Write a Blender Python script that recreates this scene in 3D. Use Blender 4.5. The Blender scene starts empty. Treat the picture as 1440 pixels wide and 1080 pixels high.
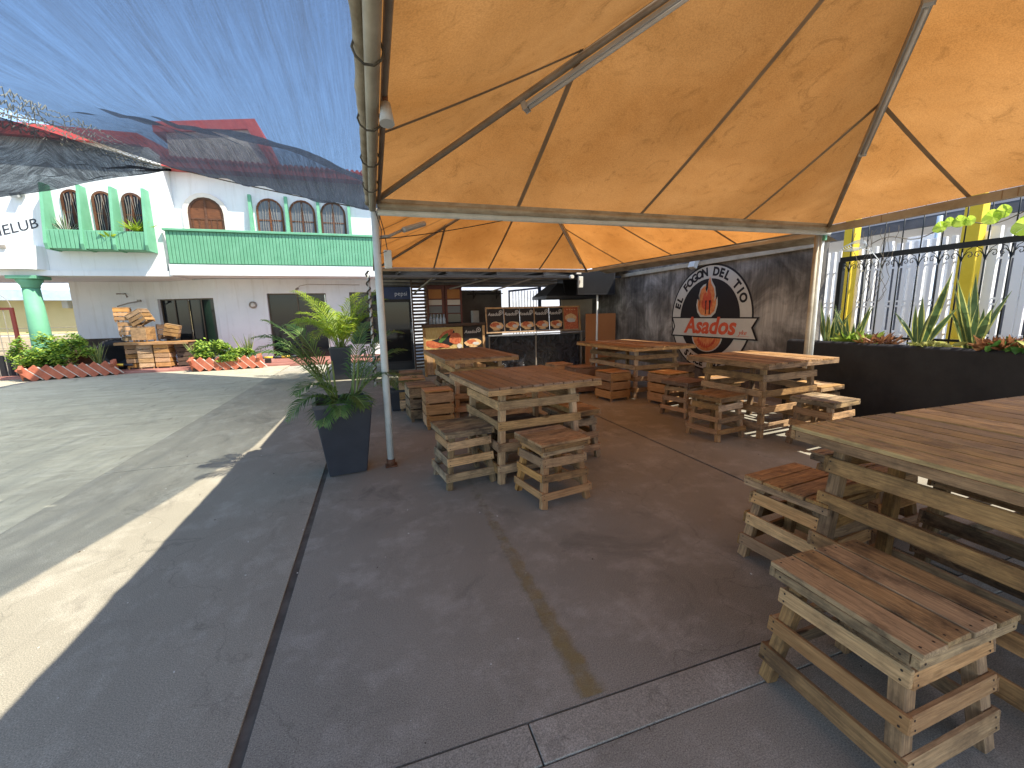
import bpy, bmesh, math, random
from mathutils import Vector, Matrix, Euler
from mathutils import noise as mnoise
R_ = math.radians
rng = random.Random(7)
scene = bpy.context.scene
col = scene.collection

# ------------------------------------------------------------ camera
CAM_H = 1.45
P, RL, YW = R_(9.637), R_(-1.233), R_(18.003)
fwd = Vector((math.sin(YW)*math.cos(P), math.cos(YW)*math.cos(P), -math.sin(P)))
rt = Vector((math.cos(YW), -math.sin(YW), 0)); up = rt.cross(fwd)
r2 = math.cos(RL)*rt + math.sin(RL)*up
u2 = -math.sin(RL)*rt + math.cos(RL)*up
cam_d = bpy.data.cameras.new('camera'); cam = bpy.data.objects.new('camera', cam_d); col.objects.link(cam)
cam_d.sensor_width = 36; cam_d.lens = 584.25/1440*36; cam_d.clip_start = .05; cam_d.clip_end = 500
M = Matrix((r2, u2, -fwd)).transposed().to_4x4(); M.translation = (0, 0, CAM_H)
cam.matrix_world = M
scene.camera = cam

# ------------------------------------------------------------ world, sun, exposure
SUNV = Vector((.59, -.45, 1)).normalized()        # towards the sun
w = bpy.data.worlds.new('World'); scene.world = w; w.use_nodes = True
nt = w.node_tree; bg = nt.nodes['Background']
sky = nt.nodes.new('ShaderNodeTexSky'); sky.sky_type = 'NISHITA'; sky.sun_disc = False
sky.sun_elevation = math.asin(SUNV.z); sky.sun_rotation = math.atan2(SUNV.x, SUNV.y)
sky.air_density = 1.0; sky.dust_density = .6; sky.ozone_density = 1.6
nt.links.new(sky.outputs[0], bg.inputs[0]); bg.inputs[1].default_value = .13
sd = bpy.data.lights.new('sun', 'SUN'); sd.energy = 3.5; sd.angle = R_(.5); sd.color = (1, .93, .80)
so = bpy.data.objects.new('sun', sd); col.objects.link(so); so.location = (5, -4, 12)
so.rotation_euler = SUNV.to_track_quat('Z', 'Y').to_euler()
scene.view_settings.view_transform = 'Standard'; scene.view_settings.look = 'None'
scene.view_settings.exposure = 1.5; scene.view_settings.gamma = 1

# ------------------------------------------------------------ material helpers
def nodes(m): return m.node_tree.nodes
def base_mat(name, color=(.5, .5, .5), rough=.8, metal=0, spec=.3):
    m = bpy.data.materials.new(name); m.use_nodes = True
    b = nodes(m)['Principled BSDF']
    b.inputs['Base Color'].default_value = (*color, 1); b.inputs['Roughness'].default_value = rough
    b.inputs['Metallic'].default_value = metal; b.inputs['Specular IOR Level'].default_value = spec
    return m, b
def N(m, t, **k):
    n = nodes(m).new(t)
    for a, v in k.items():
        if a in n.inputs: n.inputs[a].default_value = v
        else: setattr(n, a, v)
    return n
def L(m, a, b): m.node_tree.links.new(a, b)
def ramp(m, fac, stops):
    r = nodes(m).new('ShaderNodeValToRGB'); e = r.color_ramp.elements
    while len(e) < len(stops): e.new(.5)
    for i, (p, c) in enumerate(stops):
        e[i].position = p; e[i].color = (*c, 1) if len(c) == 3 else c
    L(m, fac, r.inputs[0]); return r
def mixc(m, a, b, fac, mode='MIX'):
    n = nodes(m).new('ShaderNodeMix'); n.data_type = 'RGBA'; n.blend_type = mode
    for s, v in ((0, fac), (6, a), (7, b)):
        if hasattr(v, 'links') or isinstance(v, bpy.types.NodeSocket): L(m, v, n.inputs[s])
        else: n.inputs[s].default_value = v if s == 0 else ((*v, 1) if len(v) == 3 else v)
    return n.outputs[2]
def coords(m, scale=(1, 1, 1), rand=False):
    tc = N(m, 'ShaderNodeTexCoord'); mp = N(m, 'ShaderNodeMapping'); mp.inputs['Scale'].default_value = scale
    if rand:
        oi = N(m, 'ShaderNodeObjectInfo'); va = N(m, 'ShaderNodeVectorMath'); va.operation = 'SCALE'
        cx = N(m, 'ShaderNodeCombineXYZ')
        for i in range(3): L(m, oi.outputs['Random'], cx.inputs[i])
        L(m, cx.outputs[0], va.inputs[0]); va.inputs['Scale'].default_value = 37.0
        ad = N(m, 'ShaderNodeVectorMath'); L(m, tc.outputs['Object'], ad.inputs[0]); L(m, va.outputs[0], ad.inputs[1])
        L(m, ad.outputs[0], mp.inputs[0]); return mp.outputs[0], oi.outputs['Random']
    L(m, tc.outputs['Object'], mp.inputs[0]); return mp.outputs[0]
def noise_(m, vec, scale, detail=4, rough=.55, dist=0):
    n = N(m, 'ShaderNodeTexNoise'); n.inputs['Scale'].default_value = scale; n.inputs['Detail'].default_value = detail
    n.inputs['Roughness'].default_value = rough; n.inputs['Distortion'].default_value = dist
    L(m, vec, n.inputs[0]); return n.outputs[0]
def bump(m, b, h, strength=.3, dist=.01):
    n = N(m, 'ShaderNodeBump'); n.inputs['Strength'].default_value = strength; n.inputs['Distance'].default_value = dist
    L(m, h, n.inputs['Height']); L(m, n.outputs[0], b.inputs['Normal'])

def wood(name, a, b_, dark, wear=.5, rough=.75):
    """a, b_: two tones of the board, dark: grain and dirt"""
    m, b = base_mat(name, a, rough)
    v, rnd = coords(m, (1.6, 11, 11), True)
    n1 = noise_(m, v, 3.0, 6, .65, 1.2)
    c = ramp(m, n1, [(.3, a), (.7, b_)]).outputs[0]
    v2, _ = coords(m, (3, 60, 60), True)
    n2 = noise_(m, v2, 2.0, 5, .7)
    g = ramp(m, n2, [(.35, (1, 1, 1)), (.62, (0, 0, 0))])
    gm = N(m, 'ShaderNodeMath'); gm.operation = 'MULTIPLY'; gm.inputs[1].default_value = .55
    L(m, g.outputs[0], gm.inputs[0])
    c = mixc(m, c, dark, gm.outputs[0])
    v3, _ = coords(m, (1, 1.6, 1.6), True)
    n3 = noise_(m, v3, 5.0, 6, .7)
    g3 = ramp(m, n3, [(.46, (0, 0, 0)), (.66, (1, 1, 1))])
    gm3 = N(m, 'ShaderNodeMath'); gm3.operation = 'MULTIPLY'; gm3.inputs[1].default_value = wear
    L(m, g3.outputs[0], gm3.inputs[0]); c = mixc(m, c, dark, gm3.outputs[0])
    v4, _ = coords(m, (5, 14, 14), True); n4 = noise_(m, v4, 1.3, 2, .4)
    c = mixc(m, c, ramp(m, n4, [(.70, (1, 1, 1)), (.78, (.30, .26, .22))]).outputs[0], 1.0, 'MULTIPLY')
    hs = N(m, 'ShaderNodeHueSaturation')
    mr = N(m, 'ShaderNodeMapRange'); mr.inputs['To Min'].default_value = .68; mr.inputs['To Max'].default_value = 1.32
    L(m, rnd, mr.inputs[0]); L(m, mr.outputs[0], hs.inputs['Value'])
    mu = N(m, 'ShaderNodeMath'); mu.operation = 'MULTIPLY'; mu.inputs[1].default_value = 13.7; L(m, rnd, mu.inputs[0])
    fr = N(m, 'ShaderNodeMath'); fr.operation = 'FRACT'; L(m, mu.outputs[0], fr.inputs[0])
    mr2 = N(m, 'ShaderNodeMapRange'); mr2.inputs['To Min'].default_value = .85; mr2.inputs['To Max'].default_value = 1.1
    L(m, fr.outputs[0], mr2.inputs[0]); L(m, mr2.outputs[0], hs.inputs['Saturation'])
    L(m, c, hs.inputs['Color']); L(m, hs.outputs[0], b.inputs['Base Color'])
    bump(m, b, n2, .5, .004)
    return m
def rough_mat(name, a, b_, scale=4, rough=.8, bumps=.2, fine=60, stops=(.35, .7), metal=0, spec=.3, stretch=(1, 1, 1)):
    m, b = base_mat(name, a, rough, metal, spec)
    v = coords(m, stretch)
    n1 = noise_(m, v, scale, 7, .65)
    L(m, ramp(m, n1, [(stops[0], a), (stops[1], b_)]).outputs[0], b.inputs['Base Color'])
    if bumps: bump(m, b, noise_(m, v, fine, 5, .6), bumps, .006)
    return m
def plain(name, c, rough=.6, metal=0, spec=.4):
    return rough_mat(name, tuple(x*.82 for x in c), tuple(min(1, x*1.12) for x in c), 3, rough, .06, 40, metal=metal, spec=spec)
def leaf_mat(name, a, b_, trans=.35, rough=.45):
    m, b = base_mat(name, a, rough, spec=.4)
    v = coords(m); n1 = noise_(m, v, 7, 3)
    c = ramp(m, n1, [(.35, a), (.65, b_)]).outputs[0]; L(m, c, b.inputs['Base Color'])
    tr = N(m, 'ShaderNodeBsdfTranslucent'); L(m, c, tr.inputs[0])
    mx = N(m, 'ShaderNodeMixShader'); mx.inputs[0].default_value = trans
    out = nodes(m)['Material Output']
    L(m, b.outputs[0], mx.inputs[1]); L(m, tr.outputs[0], mx.inputs[2]); L(m, mx.outputs[0], out.inputs[0])
    return m

MT = {}
MT['wood_grey'] = wood('weathered_wood', (.46, .32, .165), (.28, .19, .10), (.06, .042, .027), .9)
MT['wood_pale'] = wood('pale_wood', (.68, .43, .20), (.50, .295, .13), (.12, .07, .035), .6)
MT['wood_orange'] = wood('orange_crate_wood', (.60, .34, .14), (.45, .23, .085), (.15, .075, .03), .35)
MT['wood_red'] = wood('reddish_tabletop_wood', (.36, .225, .13), (.25, .155, .09), (.085, .048, .033), .4, .5)
MT['wood_brown'] = wood('brown_wood', (.50, .295, .125), (.33, .185, .078), (.07, .042, .024), .7)
MT['wood_yellow'] = wood('yellow_brown_tabletop_wood', (.62, .45, .185), (.46, .32, .125), (.14, .095, .045), .75, .6)
MT['wood_dark'] = wood('dark_old_wood', (.16, .10, .06), (.10, .06, .04), (.03, .02, .015), .5)
MT['nail'] = plain('nail_rust', (.035, .022, .016), .7)

def concrete(name, a, b_, dirt, light, stretch=(1, 1, 1), big=.8, streak=False, warm=None):
    m, b = base_mat(name, a, .88, spec=.2)
    v = coords(m, stretch)
    n1 = noise_(m, v, big, 8, .62, .4)
    c = ramp(m, n1, [(.32, a), (.68, b_)]).outputs[0]
    n2 = noise_(m, v, big*3.7, 9, .72)
    f = ramp(m, n2, [(.50, (0, 0, 0)), (.68, (.8, .8, .8))]).outputs[0]
    c = mixc(m, c, light, f)
    n3 = noise_(m, v, big*2.1, 9, .7, .8)
    f3 = ramp(m, n3, [(.30, (.8, .8, .8)), (.44, (0, 0, 0))]).outputs[0]
    c = mixc(m, c, dirt, f3)
    vo = N(m, 'ShaderNodeTexNoise'); vo.inputs['Scale'].default_value = 210; vo.inputs['Detail'].default_value = 4
    vv = coords(m); L(m, vv, vo.inputs[0])
    f4 = ramp(m, vo.outputs[0], [(.30, (.60, .60, .60)), (.5, (1, 1, 1)), (.70, (1.4, 1.4, 1.4))]).outputs[0]
    c = mixc(m, c, f4, 1.0, 'MULTIPLY')
    L(m, c, b.inputs['Base Color'])
    if streak:
        vs = coords(m, (5, .7, 1)); ns = noise_(m, vs, 2.6, 5, .6, 1.0)
        fs = ramp(m, ns, [(.60, (1, 1, 1)), (.72, (.55, .55, .55))]).outputs[0]
        c = mixc(m, c, fs, 1.0, 'MULTIPLY'); L(m, c, b.inputs['Base Color'])
    # pale and dark aggregate, hairline cracks
    vg = N(m, 'ShaderNodeTexVoronoi'); vg.inputs['Scale'].default_value = 70; L(m, vv, vg.inputs[0])
    c = mixc(m, c, ramp(m, vg.outputs['Distance'], [(.10, (1.5, 1.5, 1.5)), (.17, (1, 1, 1))]).outputs[0], .6, 'MULTIPLY')
    dn = N(m, 'ShaderNodeTexNoise'); dn.inputs['Scale'].default_value = 2.2; dn.inputs['Detail'].default_value = 6; L(m, vv, dn.inputs[0])
    da = N(m, 'ShaderNodeVectorMath'); da.operation = 'MULTIPLY_ADD'; L(m, dn.outputs['Color'], da.inputs[0]); da.inputs[1].default_value = (.9, .9, 0); L(m, vv, da.inputs[2])
    vc = N(m, 'ShaderNodeTexVoronoi'); vc.feature = 'DISTANCE_TO_EDGE'; vc.inputs['Scale'].default_value = .45; L(m, da.outputs[0], vc.inputs[0])
    c = mixc(m, c, ramp(m, vc.outputs['Distance'], [(.0, (.45, .45, .45)), (.003, (1, 1, 1))]).outputs[0], .35, 'MULTIPLY')
    L(m, c, b.inputs['Base Color'])
    bump(m, b, vo.outputs[0], .30, .003)
    return m
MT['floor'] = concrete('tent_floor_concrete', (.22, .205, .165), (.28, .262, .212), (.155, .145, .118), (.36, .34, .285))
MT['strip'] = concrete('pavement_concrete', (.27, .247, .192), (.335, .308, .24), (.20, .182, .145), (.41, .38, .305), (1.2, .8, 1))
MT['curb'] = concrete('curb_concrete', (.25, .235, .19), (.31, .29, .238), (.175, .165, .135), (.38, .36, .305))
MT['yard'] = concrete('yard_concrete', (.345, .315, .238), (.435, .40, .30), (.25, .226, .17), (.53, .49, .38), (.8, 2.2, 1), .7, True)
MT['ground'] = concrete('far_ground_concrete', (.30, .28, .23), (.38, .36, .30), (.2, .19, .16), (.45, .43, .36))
MT['joint'] = rough_mat('dirt_filled_joint', (.075, .068, .055), (.14, .128, .105), 8)
MT['redfloor'] = rough_mat('red_painted_floor', (.30, .125, .10), (.39, .19, .155), 3, .6)
MT['white'] = rough_mat('white_wall_paint', (.66, .69, .70), (.76, .78, .78), 1.2, .85, .1)
def wall_mat(name, a, b_, dirt):
    m, b = base_mat(name, a, .88)
    v = coords(m); c = ramp(m, noise_(m, v, 1.1, 7, .65), [(.35, a), (.7, b_)]).outputs[0]
    vs = coords(m, (5, 5, .35)); st = noise_(m, vs, 1.6, 6, .65)
    c = mixc(m, c, dirt, ramp(m, st, [(.54, (0, 0, 0)), (.78, (.55, .55, .55))]).outputs[0])
    pt = noise_(m, v, 5, 8, .8); c = mixc(m, c, dirt, ramp(m, pt, [(.64, (0, 0, 0)), (.72, (.5, .5, .5))]).outputs[0])
    L(m, c, b.inputs['Base Color']); bump(m, b, noise_(m, v, 40, 5, .6), .15, .005); return m
MT['white'] = wall_mat('white_wall_paint', (.68, .70, .70), (.76, .77, .76), (.50, .48, .43))
MT['brightwhite'] = rough_mat('bright_white_paint', (.80, .80, .79), (.86, .86, .86), 1.5, .7, .05)
MT['cream'] = rough_mat('cream_wall_paint', (.62, .57, .50), (.70, .65, .58), 1.2, .85, .1)
MT['green'] = rough_mat('green_paint', (.12, .33, .195), (.165, .40, .25), 2.5, .6, .1)
MT['greendk'] = plain('green_shadow_gap', (.04, .17, .09))
MT['redtile'] = rough_mat('red_roof_tile', (.42, .06, .06), (.52, .10, .09), 4, .7)
MT['bronze'] = plain('bronze_window_frame', (.10, .075, .05), .4, .3)
MT['archwood'] = wood('arched_window_wood', (.17, .07, .035), (.11, .045, .025), (.04, .02, .01), .3)
MT['yellow'] = rough_mat('yellow_paint', (.72, .50, .03), (.80, .58, .05), 3, .7)
MT['yellowwall'] = rough_mat('pale_yellow_wall', (.70, .58, .28), (.78, .66, .36), 1, .85)
MT['beigewall'] = rough_mat('beige_brick_wall', (.50, .40, .28), (.62, .52, .38), 2, .85)
MT['blueroof'] = plain('light_blue_roof', (.50, .62, .74), .7)
MT['darkroof'] = rough_mat('dark_sheet_roof', (.06, .06, .07), (.11, .11, .12), 2, .6)
MT['black'] = plain('black_metal', (.02, .02, .022), .5)
MT['iron'] = plain('black_wrought_iron', (.012, .016, .016), .5)
MT['planterwall'] = rough_mat('black_painted_planter_wall', (.016, .016, .018), (.032, .032, .033), 2.2, .75, .35, 30, (.4, .75))
MT['pot'] = rough_mat('charcoal_planter_plastic', (.032, .036, .045), (.05, .054, .063), 3, .38, .08, spec=.5)
MT['soil'] = rough_mat('soil', (.05, .035, .025), (.10, .07, .05), 14)
MT['pipe'] = rough_mat('painted_pipe_white', (.52, .55, .52), (.68, .70, .66), 5, .5, .1, stops=(.3, .6))
MT['pipewarm'] = rough_mat('stained_pipe', (.28, .24, .175), (.46, .42, .33), 6, .6, .15, stops=(.3, .65), stretch=(1, .6, 1))
MT['valance'] = rough_mat('stained_valance_fabric', (.20, .165, .11), (.42, .375, .29), 4, .8, .3, 14, (.3, .6), stretch=(1, 1, 1))
MT['hip'] = rough_mat('grey_brown_steel_tube', (.20, .17, .135), (.32, .285, .24), 8, .55, .1, spec=.5)
MT['rust'] = rough_mat('rusty_foot', (.10, .04, .02), (.18, .09, .05), 20)
MT['lampbody'] = plain('lamp_grey_body', (.40, .41, .41), .4)
MT['tube'] = plain('lamp_diffuser', (.55, .57, .57), .3)
MT['rope'] = rough_mat('dark_rope', (.05, .045, .035), (.12, .10, .07), 30)
MT['rubber'] = plain('black_rubber', (.018, .018, .02), .7)
MT['rim'] = plain('grey_rim', (.35, .35, .36), .4, .5)
MT['brick'] = rough_mat('red_brick', (.36, .10, .055), (.47, .16, .09), 9, .85, .3)
MT['mortar'] = plain('pale_mortar', (.55, .47, .40), .9)
MT['polyellow'] = plain('barrier_yellow', (.75, .52, .06), .5)
MT['orangeboard'] = rough_mat('orange_brown_board', (.42, .165, .055), (.47, .19, .065), 2, .6, .05)
MT['greywall'] = rough_mat('grey_kitchen_wall', (.12, .108, .10), (.18, .165, .155), 2, .85, .15)
MT['bluewhite'] = plain('bright_white_wall', (.72, .76, .84), .8)
MT['screen'] = plain('tv_screen', (.02, .02, .021), .25, spec=.5)
MT['bin'] = plain('black_plastic', (.02, .02, .022), .35, spec=.5)
MT['hood'] = plain('hood_dark_steel', (.07, .075, .08), .35, .6)
MT['fridge'] = plain('fridge_black', (.03, .032, .034), .4)
MT['fridgeblue'] = plain('fridge_blue_header', (.02, .045, .13), .4)
MT['maroon'] = plain('maroon_cabinet', (.12, .018, .012), .4)
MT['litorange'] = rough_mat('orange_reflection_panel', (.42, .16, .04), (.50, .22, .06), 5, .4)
MT['bottle'] = plain('plastic_bottle', (.45, .5, .55), .2)
MT['steel'] = plain('stainless_steel', (.45, .45, .46), .3, .8)
MT['posterblack'] = plain('poster_black', (.012, .010, .010), .5)
MT['posterred'] = rough_mat('poster_food_red', (.36, .06, .03), (.62, .22, .08), 22, .5, 0)
MT['postertan'] = rough_mat('poster_food_tan', (.62, .34, .13), (.75, .55, .30), 26, .5, 0)
MT['posteryel'] = rough_mat('poster_yellow', (.45, .30, .09), (.55, .42, .18), 9, .5, 0, stretch=(4, 1, 1))
MT['mwhite'] = rough_mat('mural_white', (.52, .50, .45), (.60, .58, .52), 3, .8, .1)
MT['mblack'] = plain('mural_black', (.014, .011, .012), .7)
MT['mred'] = rough_mat('mural_red', (.55, .07, .03), (.66, .13, .06), 8, .7, 0)
MT['morange'] = rough_mat('mural_orange', (.62, .16, .05), (.75, .33, .12), 16, .7, 0)
MT['letter'] = plain('dark_lettering', (.03, .035, .045), .6)
MT['plastic'] = None

# mural wall: smoky streaks
m, b = base_mat('smoke_streaked_render', (.16, .14, .12), .9)
v = coords(m, (1, 1, 1)); n1 = noise_(m, v, 1.3, 8, .65, .5)
c = ramp(m, n1, [(.34, (.065, .058, .05)), (.50, (.17, .155, .137)), (.66, (.40, .375, .34))]).outputs[0]
v2 = coords(m, (1, 9, .5)); n2 = noise_(m, v2, 2.0, 6, .65)
c = mixc(m, c, ramp(m, n2, [(.38, (.76, .76, .76)), (.64, (1.22, 1.2, 1.18))]).outputs[0], 1.0, 'MULTIPLY')
L(m, c, b.inputs['Base Color']); bump(m, b, n2, .25, .006); MT['muralwall'] = m

# tent fabric
def fabric(name, deep, pale, tr=.62):
    m, b = base_mat(name, deep, .85, spec=.1)
    v = coords(m); n1 = noise_(m, v, 1.1, 8, .62, .6)
    c = ramp(m, n1, [(.3, deep), (.72, pale)]).outputs[0]
    n2 = noise_(m, v, 4, 10, .78, 1.5)
    f = ramp(m, n2, [(.54, (0, 0, 0)), (.74, (.8, .8, .8))]).outputs[0]
    c = mixc(m, c, tuple(x*.5 for x in deep), f)
    n5 = noise_(m, v, .7, 4, .6, .5); c = mixc(m, c, ramp(m, n5, [(.35, (.80, .76, .70)), (.65, (1.12, 1.12, 1.12))]).outputs[0], 1.0, 'MULTIPLY')
    n6 = noise_(m, v, 9, 8, .8, .3); c = mixc(m, c, ramp(m, n6, [(.66, (1, 1, 1)), (.73, (.45, .37, .30))]).outputs[0], 1.0, 'MULTIPLY')
    n4 = noise_(m, v, 120, 2, .5); c = mixc(m, c, ramp(m, n4, [(.35, (.86, .86, .86)), (.65, (1.1, 1.1, 1.1))]).outputs[0], 1.0, 'MULTIPLY')
    L(m, c, b.inputs['Base Color'])
    t = N(m, 'ShaderNodeBsdfTranslucent'); L(m, c, t.inputs[0])
    mx = N(m, 'ShaderNodeMixShader'); mx.inputs[0].default_value = tr
    L(m, b.outputs[0], mx.inputs[1]); L(m, t.outputs[0], mx.inputs[2]); L(m, mx.outputs[0], nodes(m)['Material Output'].inputs[0])
    nb = noise_(m, v, 3.0, 6, .7, .8); bump(m, b, nb, .25, .05)
    return m
MT['canvas'] = fabric('sun_faded_orange_canvas', (.315, .14, .038), (.375, .185, .06), .5)
MT['canvas2'] = fabric('orange_canvas', (.395, .152, .033), (.47, .20, .05), .5)
MT['seam'] = plain('canvas_seam', (.30, .215, .135), .9)

# shade net
def net_mat(name, opac, colr, spots=(), edge=False):
    m = bpy.data.materials.new(name); m.use_nodes = True; nodes(m).remove(nodes(m)['Principled BSDF'])
    d = N(m, 'ShaderNodeBsdfDiffuse'); t = N(m, 'ShaderNodeBsdfTranslucent'); tr = N(m, 'ShaderNodeBsdfTransparent'); tr.inputs[0].default_value = (.82, .92, 1, 1)
    v = coords(m, (5.5, .35, 0)); n1 = noise_(m, v, 1.6, 7, .7, .3)
    v2 = coords(m, (42, 1.5, 0)); n2 = noise_(m, v2, 2, 4, .6)
    vw = coords(m); n3 = noise_(m, vw, 220, 2, .5)
    c = ramp(m, n1, [(.3, tuple(x*.6 for x in colr)), (.7, tuple(x*1.4 for x in colr))]).outputs[0]
    L(m, c, d.inputs[0]); L(m, c, t.inputs[0])
    a = N(m, 'ShaderNodeMixShader'); a.inputs[0].default_value = .35; L(m, d.outputs[0], a.inputs[1]); L(m, t.outputs[0], a.inputs[2])
    # opacity: streaks of denser weave
    r1 = ramp(m, n1, [(.32, (opac-.13,)*3), (.68, (opac+.13,)*3)]).outputs[0]
    r2_ = ramp(m, n2, [(.38, (.90,)*3), (.62, (1.07,)*3)]).outputs[0]
    r3_ = ramp(m, n3, [(.4, (.86,)*3), (.6, (1.1,)*3)]).outputs[0]
    if edge:   # bunched folds at the sagging hem; extra opacity paints in the grazing-view darkness
        tc = N(m, 'ShaderNodeTexCoord'); sb = N(m, 'ShaderNodeVectorMath'); sb.operation = 'SUBTRACT'; L(m, tc.outputs['Object'], sb.inputs[0]); sb.inputs[1].default_value = (0, 9, 0)
        dt = N(m, 'ShaderNodeVectorMath'); dt.operation = 'DOT_PRODUCT'; L(m, sb.outputs[0], dt.inputs[0]); dt.inputs[1].default_value = (-.696, -.718, 0)
        nz = N(m, 'ShaderNodeMath'); nz.operation = 'MULTIPLY_ADD'; L(m, n1, nz.inputs[0]); nz.inputs[1].default_value = 2.0; L(m, dt.outputs['Value'], nz.inputs[2])
        g_ = ramp(m, nz.outputs[0], [(0.0, (1, 1, 1)), (1.0, (0, 0, 0))]); mrr = N(m, 'ShaderNodeMapRange'); L(m, nz.outputs[0], mrr.inputs[0]); mrr.inputs['From Min'].default_value = 1.7; mrr.inputs['From Max'].default_value = 5.0; mrr.inputs['To Min'].default_value = .97; mrr.inputs['To Max'].default_value = 0
        L(m, mrr.outputs[0], g_.inputs[0]); nodes(m).remove(g_)
        r1 = mixc(m, r1, (.985,)*3, mrr.outputs[0])
    f = mixc(m, r1, r2_, 1.0, 'MULTIPLY'); f = mixc(m, f, r3_, 1.0, 'MULTIPLY')
    for (p, sc) in spots:
        tc = N(m, 'ShaderNodeTexCoord'); sb = N(m, 'ShaderNodeVectorMath'); sb.operation = 'SUBTRACT'
        L(m, tc.outputs['Object'], sb.inputs[0]); sb.inputs[1].default_value = p
        mu = N(m, 'ShaderNodeVectorMath'); mu.operation = 'MULTIPLY'; mu.inputs[1].default_value = sc; L(m, sb.outputs[0], mu.inputs[0])
        ln = N(m, 'ShaderNodeVectorMath'); ln.operation = 'LENGTH'; L(m, mu.outputs[0], ln.inputs[0])
        g = N(m, 'ShaderNodeMath'); g.operation = 'GREATER_THAN'; g.inputs[1].default_value = 1; L(m, ln.outputs[1], g.inputs[0])
        f = mixc(m, f, g.outputs[0], 1.0, 'MULTIPLY')
    mx = N(m, 'ShaderNodeMixShader'); L(m, f, mx.inputs[0]); L(m, tr.outputs[0], mx.inputs[1]); L(m, a.outputs[0], mx.inputs[2])
    L(m, mx.outputs[0], nodes(m)['Material Output'].inputs[0]); return m

# window glass (dark, reflective)
m, b = base_mat('dark_window_glass', (.014, .016, .018), .05, spec=.35); MT['glass'] = m
m, b = base_mat('frosted_grey_glass', (.12, .13, .14), .3, spec=.4); MT['glassgrey'] = m
m, b = base_mat('black_plastic_sheet', (.022, .022, .026), .22, spec=.6)
v = coords(m); nb = noise_(m, v, 3.2, 6, .6, 2.5); bump(m, b, nb, 1.0, .09)
L(m, ramp(m, nb, [(.4, (.012, .012, .015)), (.7, (.05, .05, .056))]).outputs[0], b.inputs['Base Color']); MT['plastic'] = m

MT['palm'] = leaf_mat('areca_leaf', (.20, .34, .025), (.44, .52, .045), .5)
MT['palmdk'] = leaf_mat('dark_palm_leaf', (.05, .12, .03), (.14, .23, .06), .35)
MT['stem'] = leaf_mat('palm_stem', (.14, .24, .05), (.25, .30, .09), .1)
MT['bush'] = leaf_mat('shrub_leaf', (.24, .38, .045), (.46, .58, .10), .4)
MT['bushdk'] = leaf_mat('shrub_leaf_dark', (.05, .14, .03), (.12, .25, .05), .3)
MT['snake'] = leaf_mat('snake_plant_leaf', (.07, .13, .05), (.13, .20, .075), .3)
MT['snakeedge'] = leaf_mat('snake_plant_margin', (.50, .50, .12), (.62, .62, .22), .45)
MT['bromel'] = leaf_mat('red_succulent', (.26, .10, .045), (.40, .20, .09), .3)
MT['vine'] = leaf_mat('vine_leaf', (.35, .50, .04), (.50, .62, .10), .6)
MT['twig'] = rough_mat('twig', (.12, .10, .07), (.22, .19, .14), 20)
MT['wire'] = rough_mat('pale_rusty_wire', (.42, .38, .29), (.60, .55, .44), 30)

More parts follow.
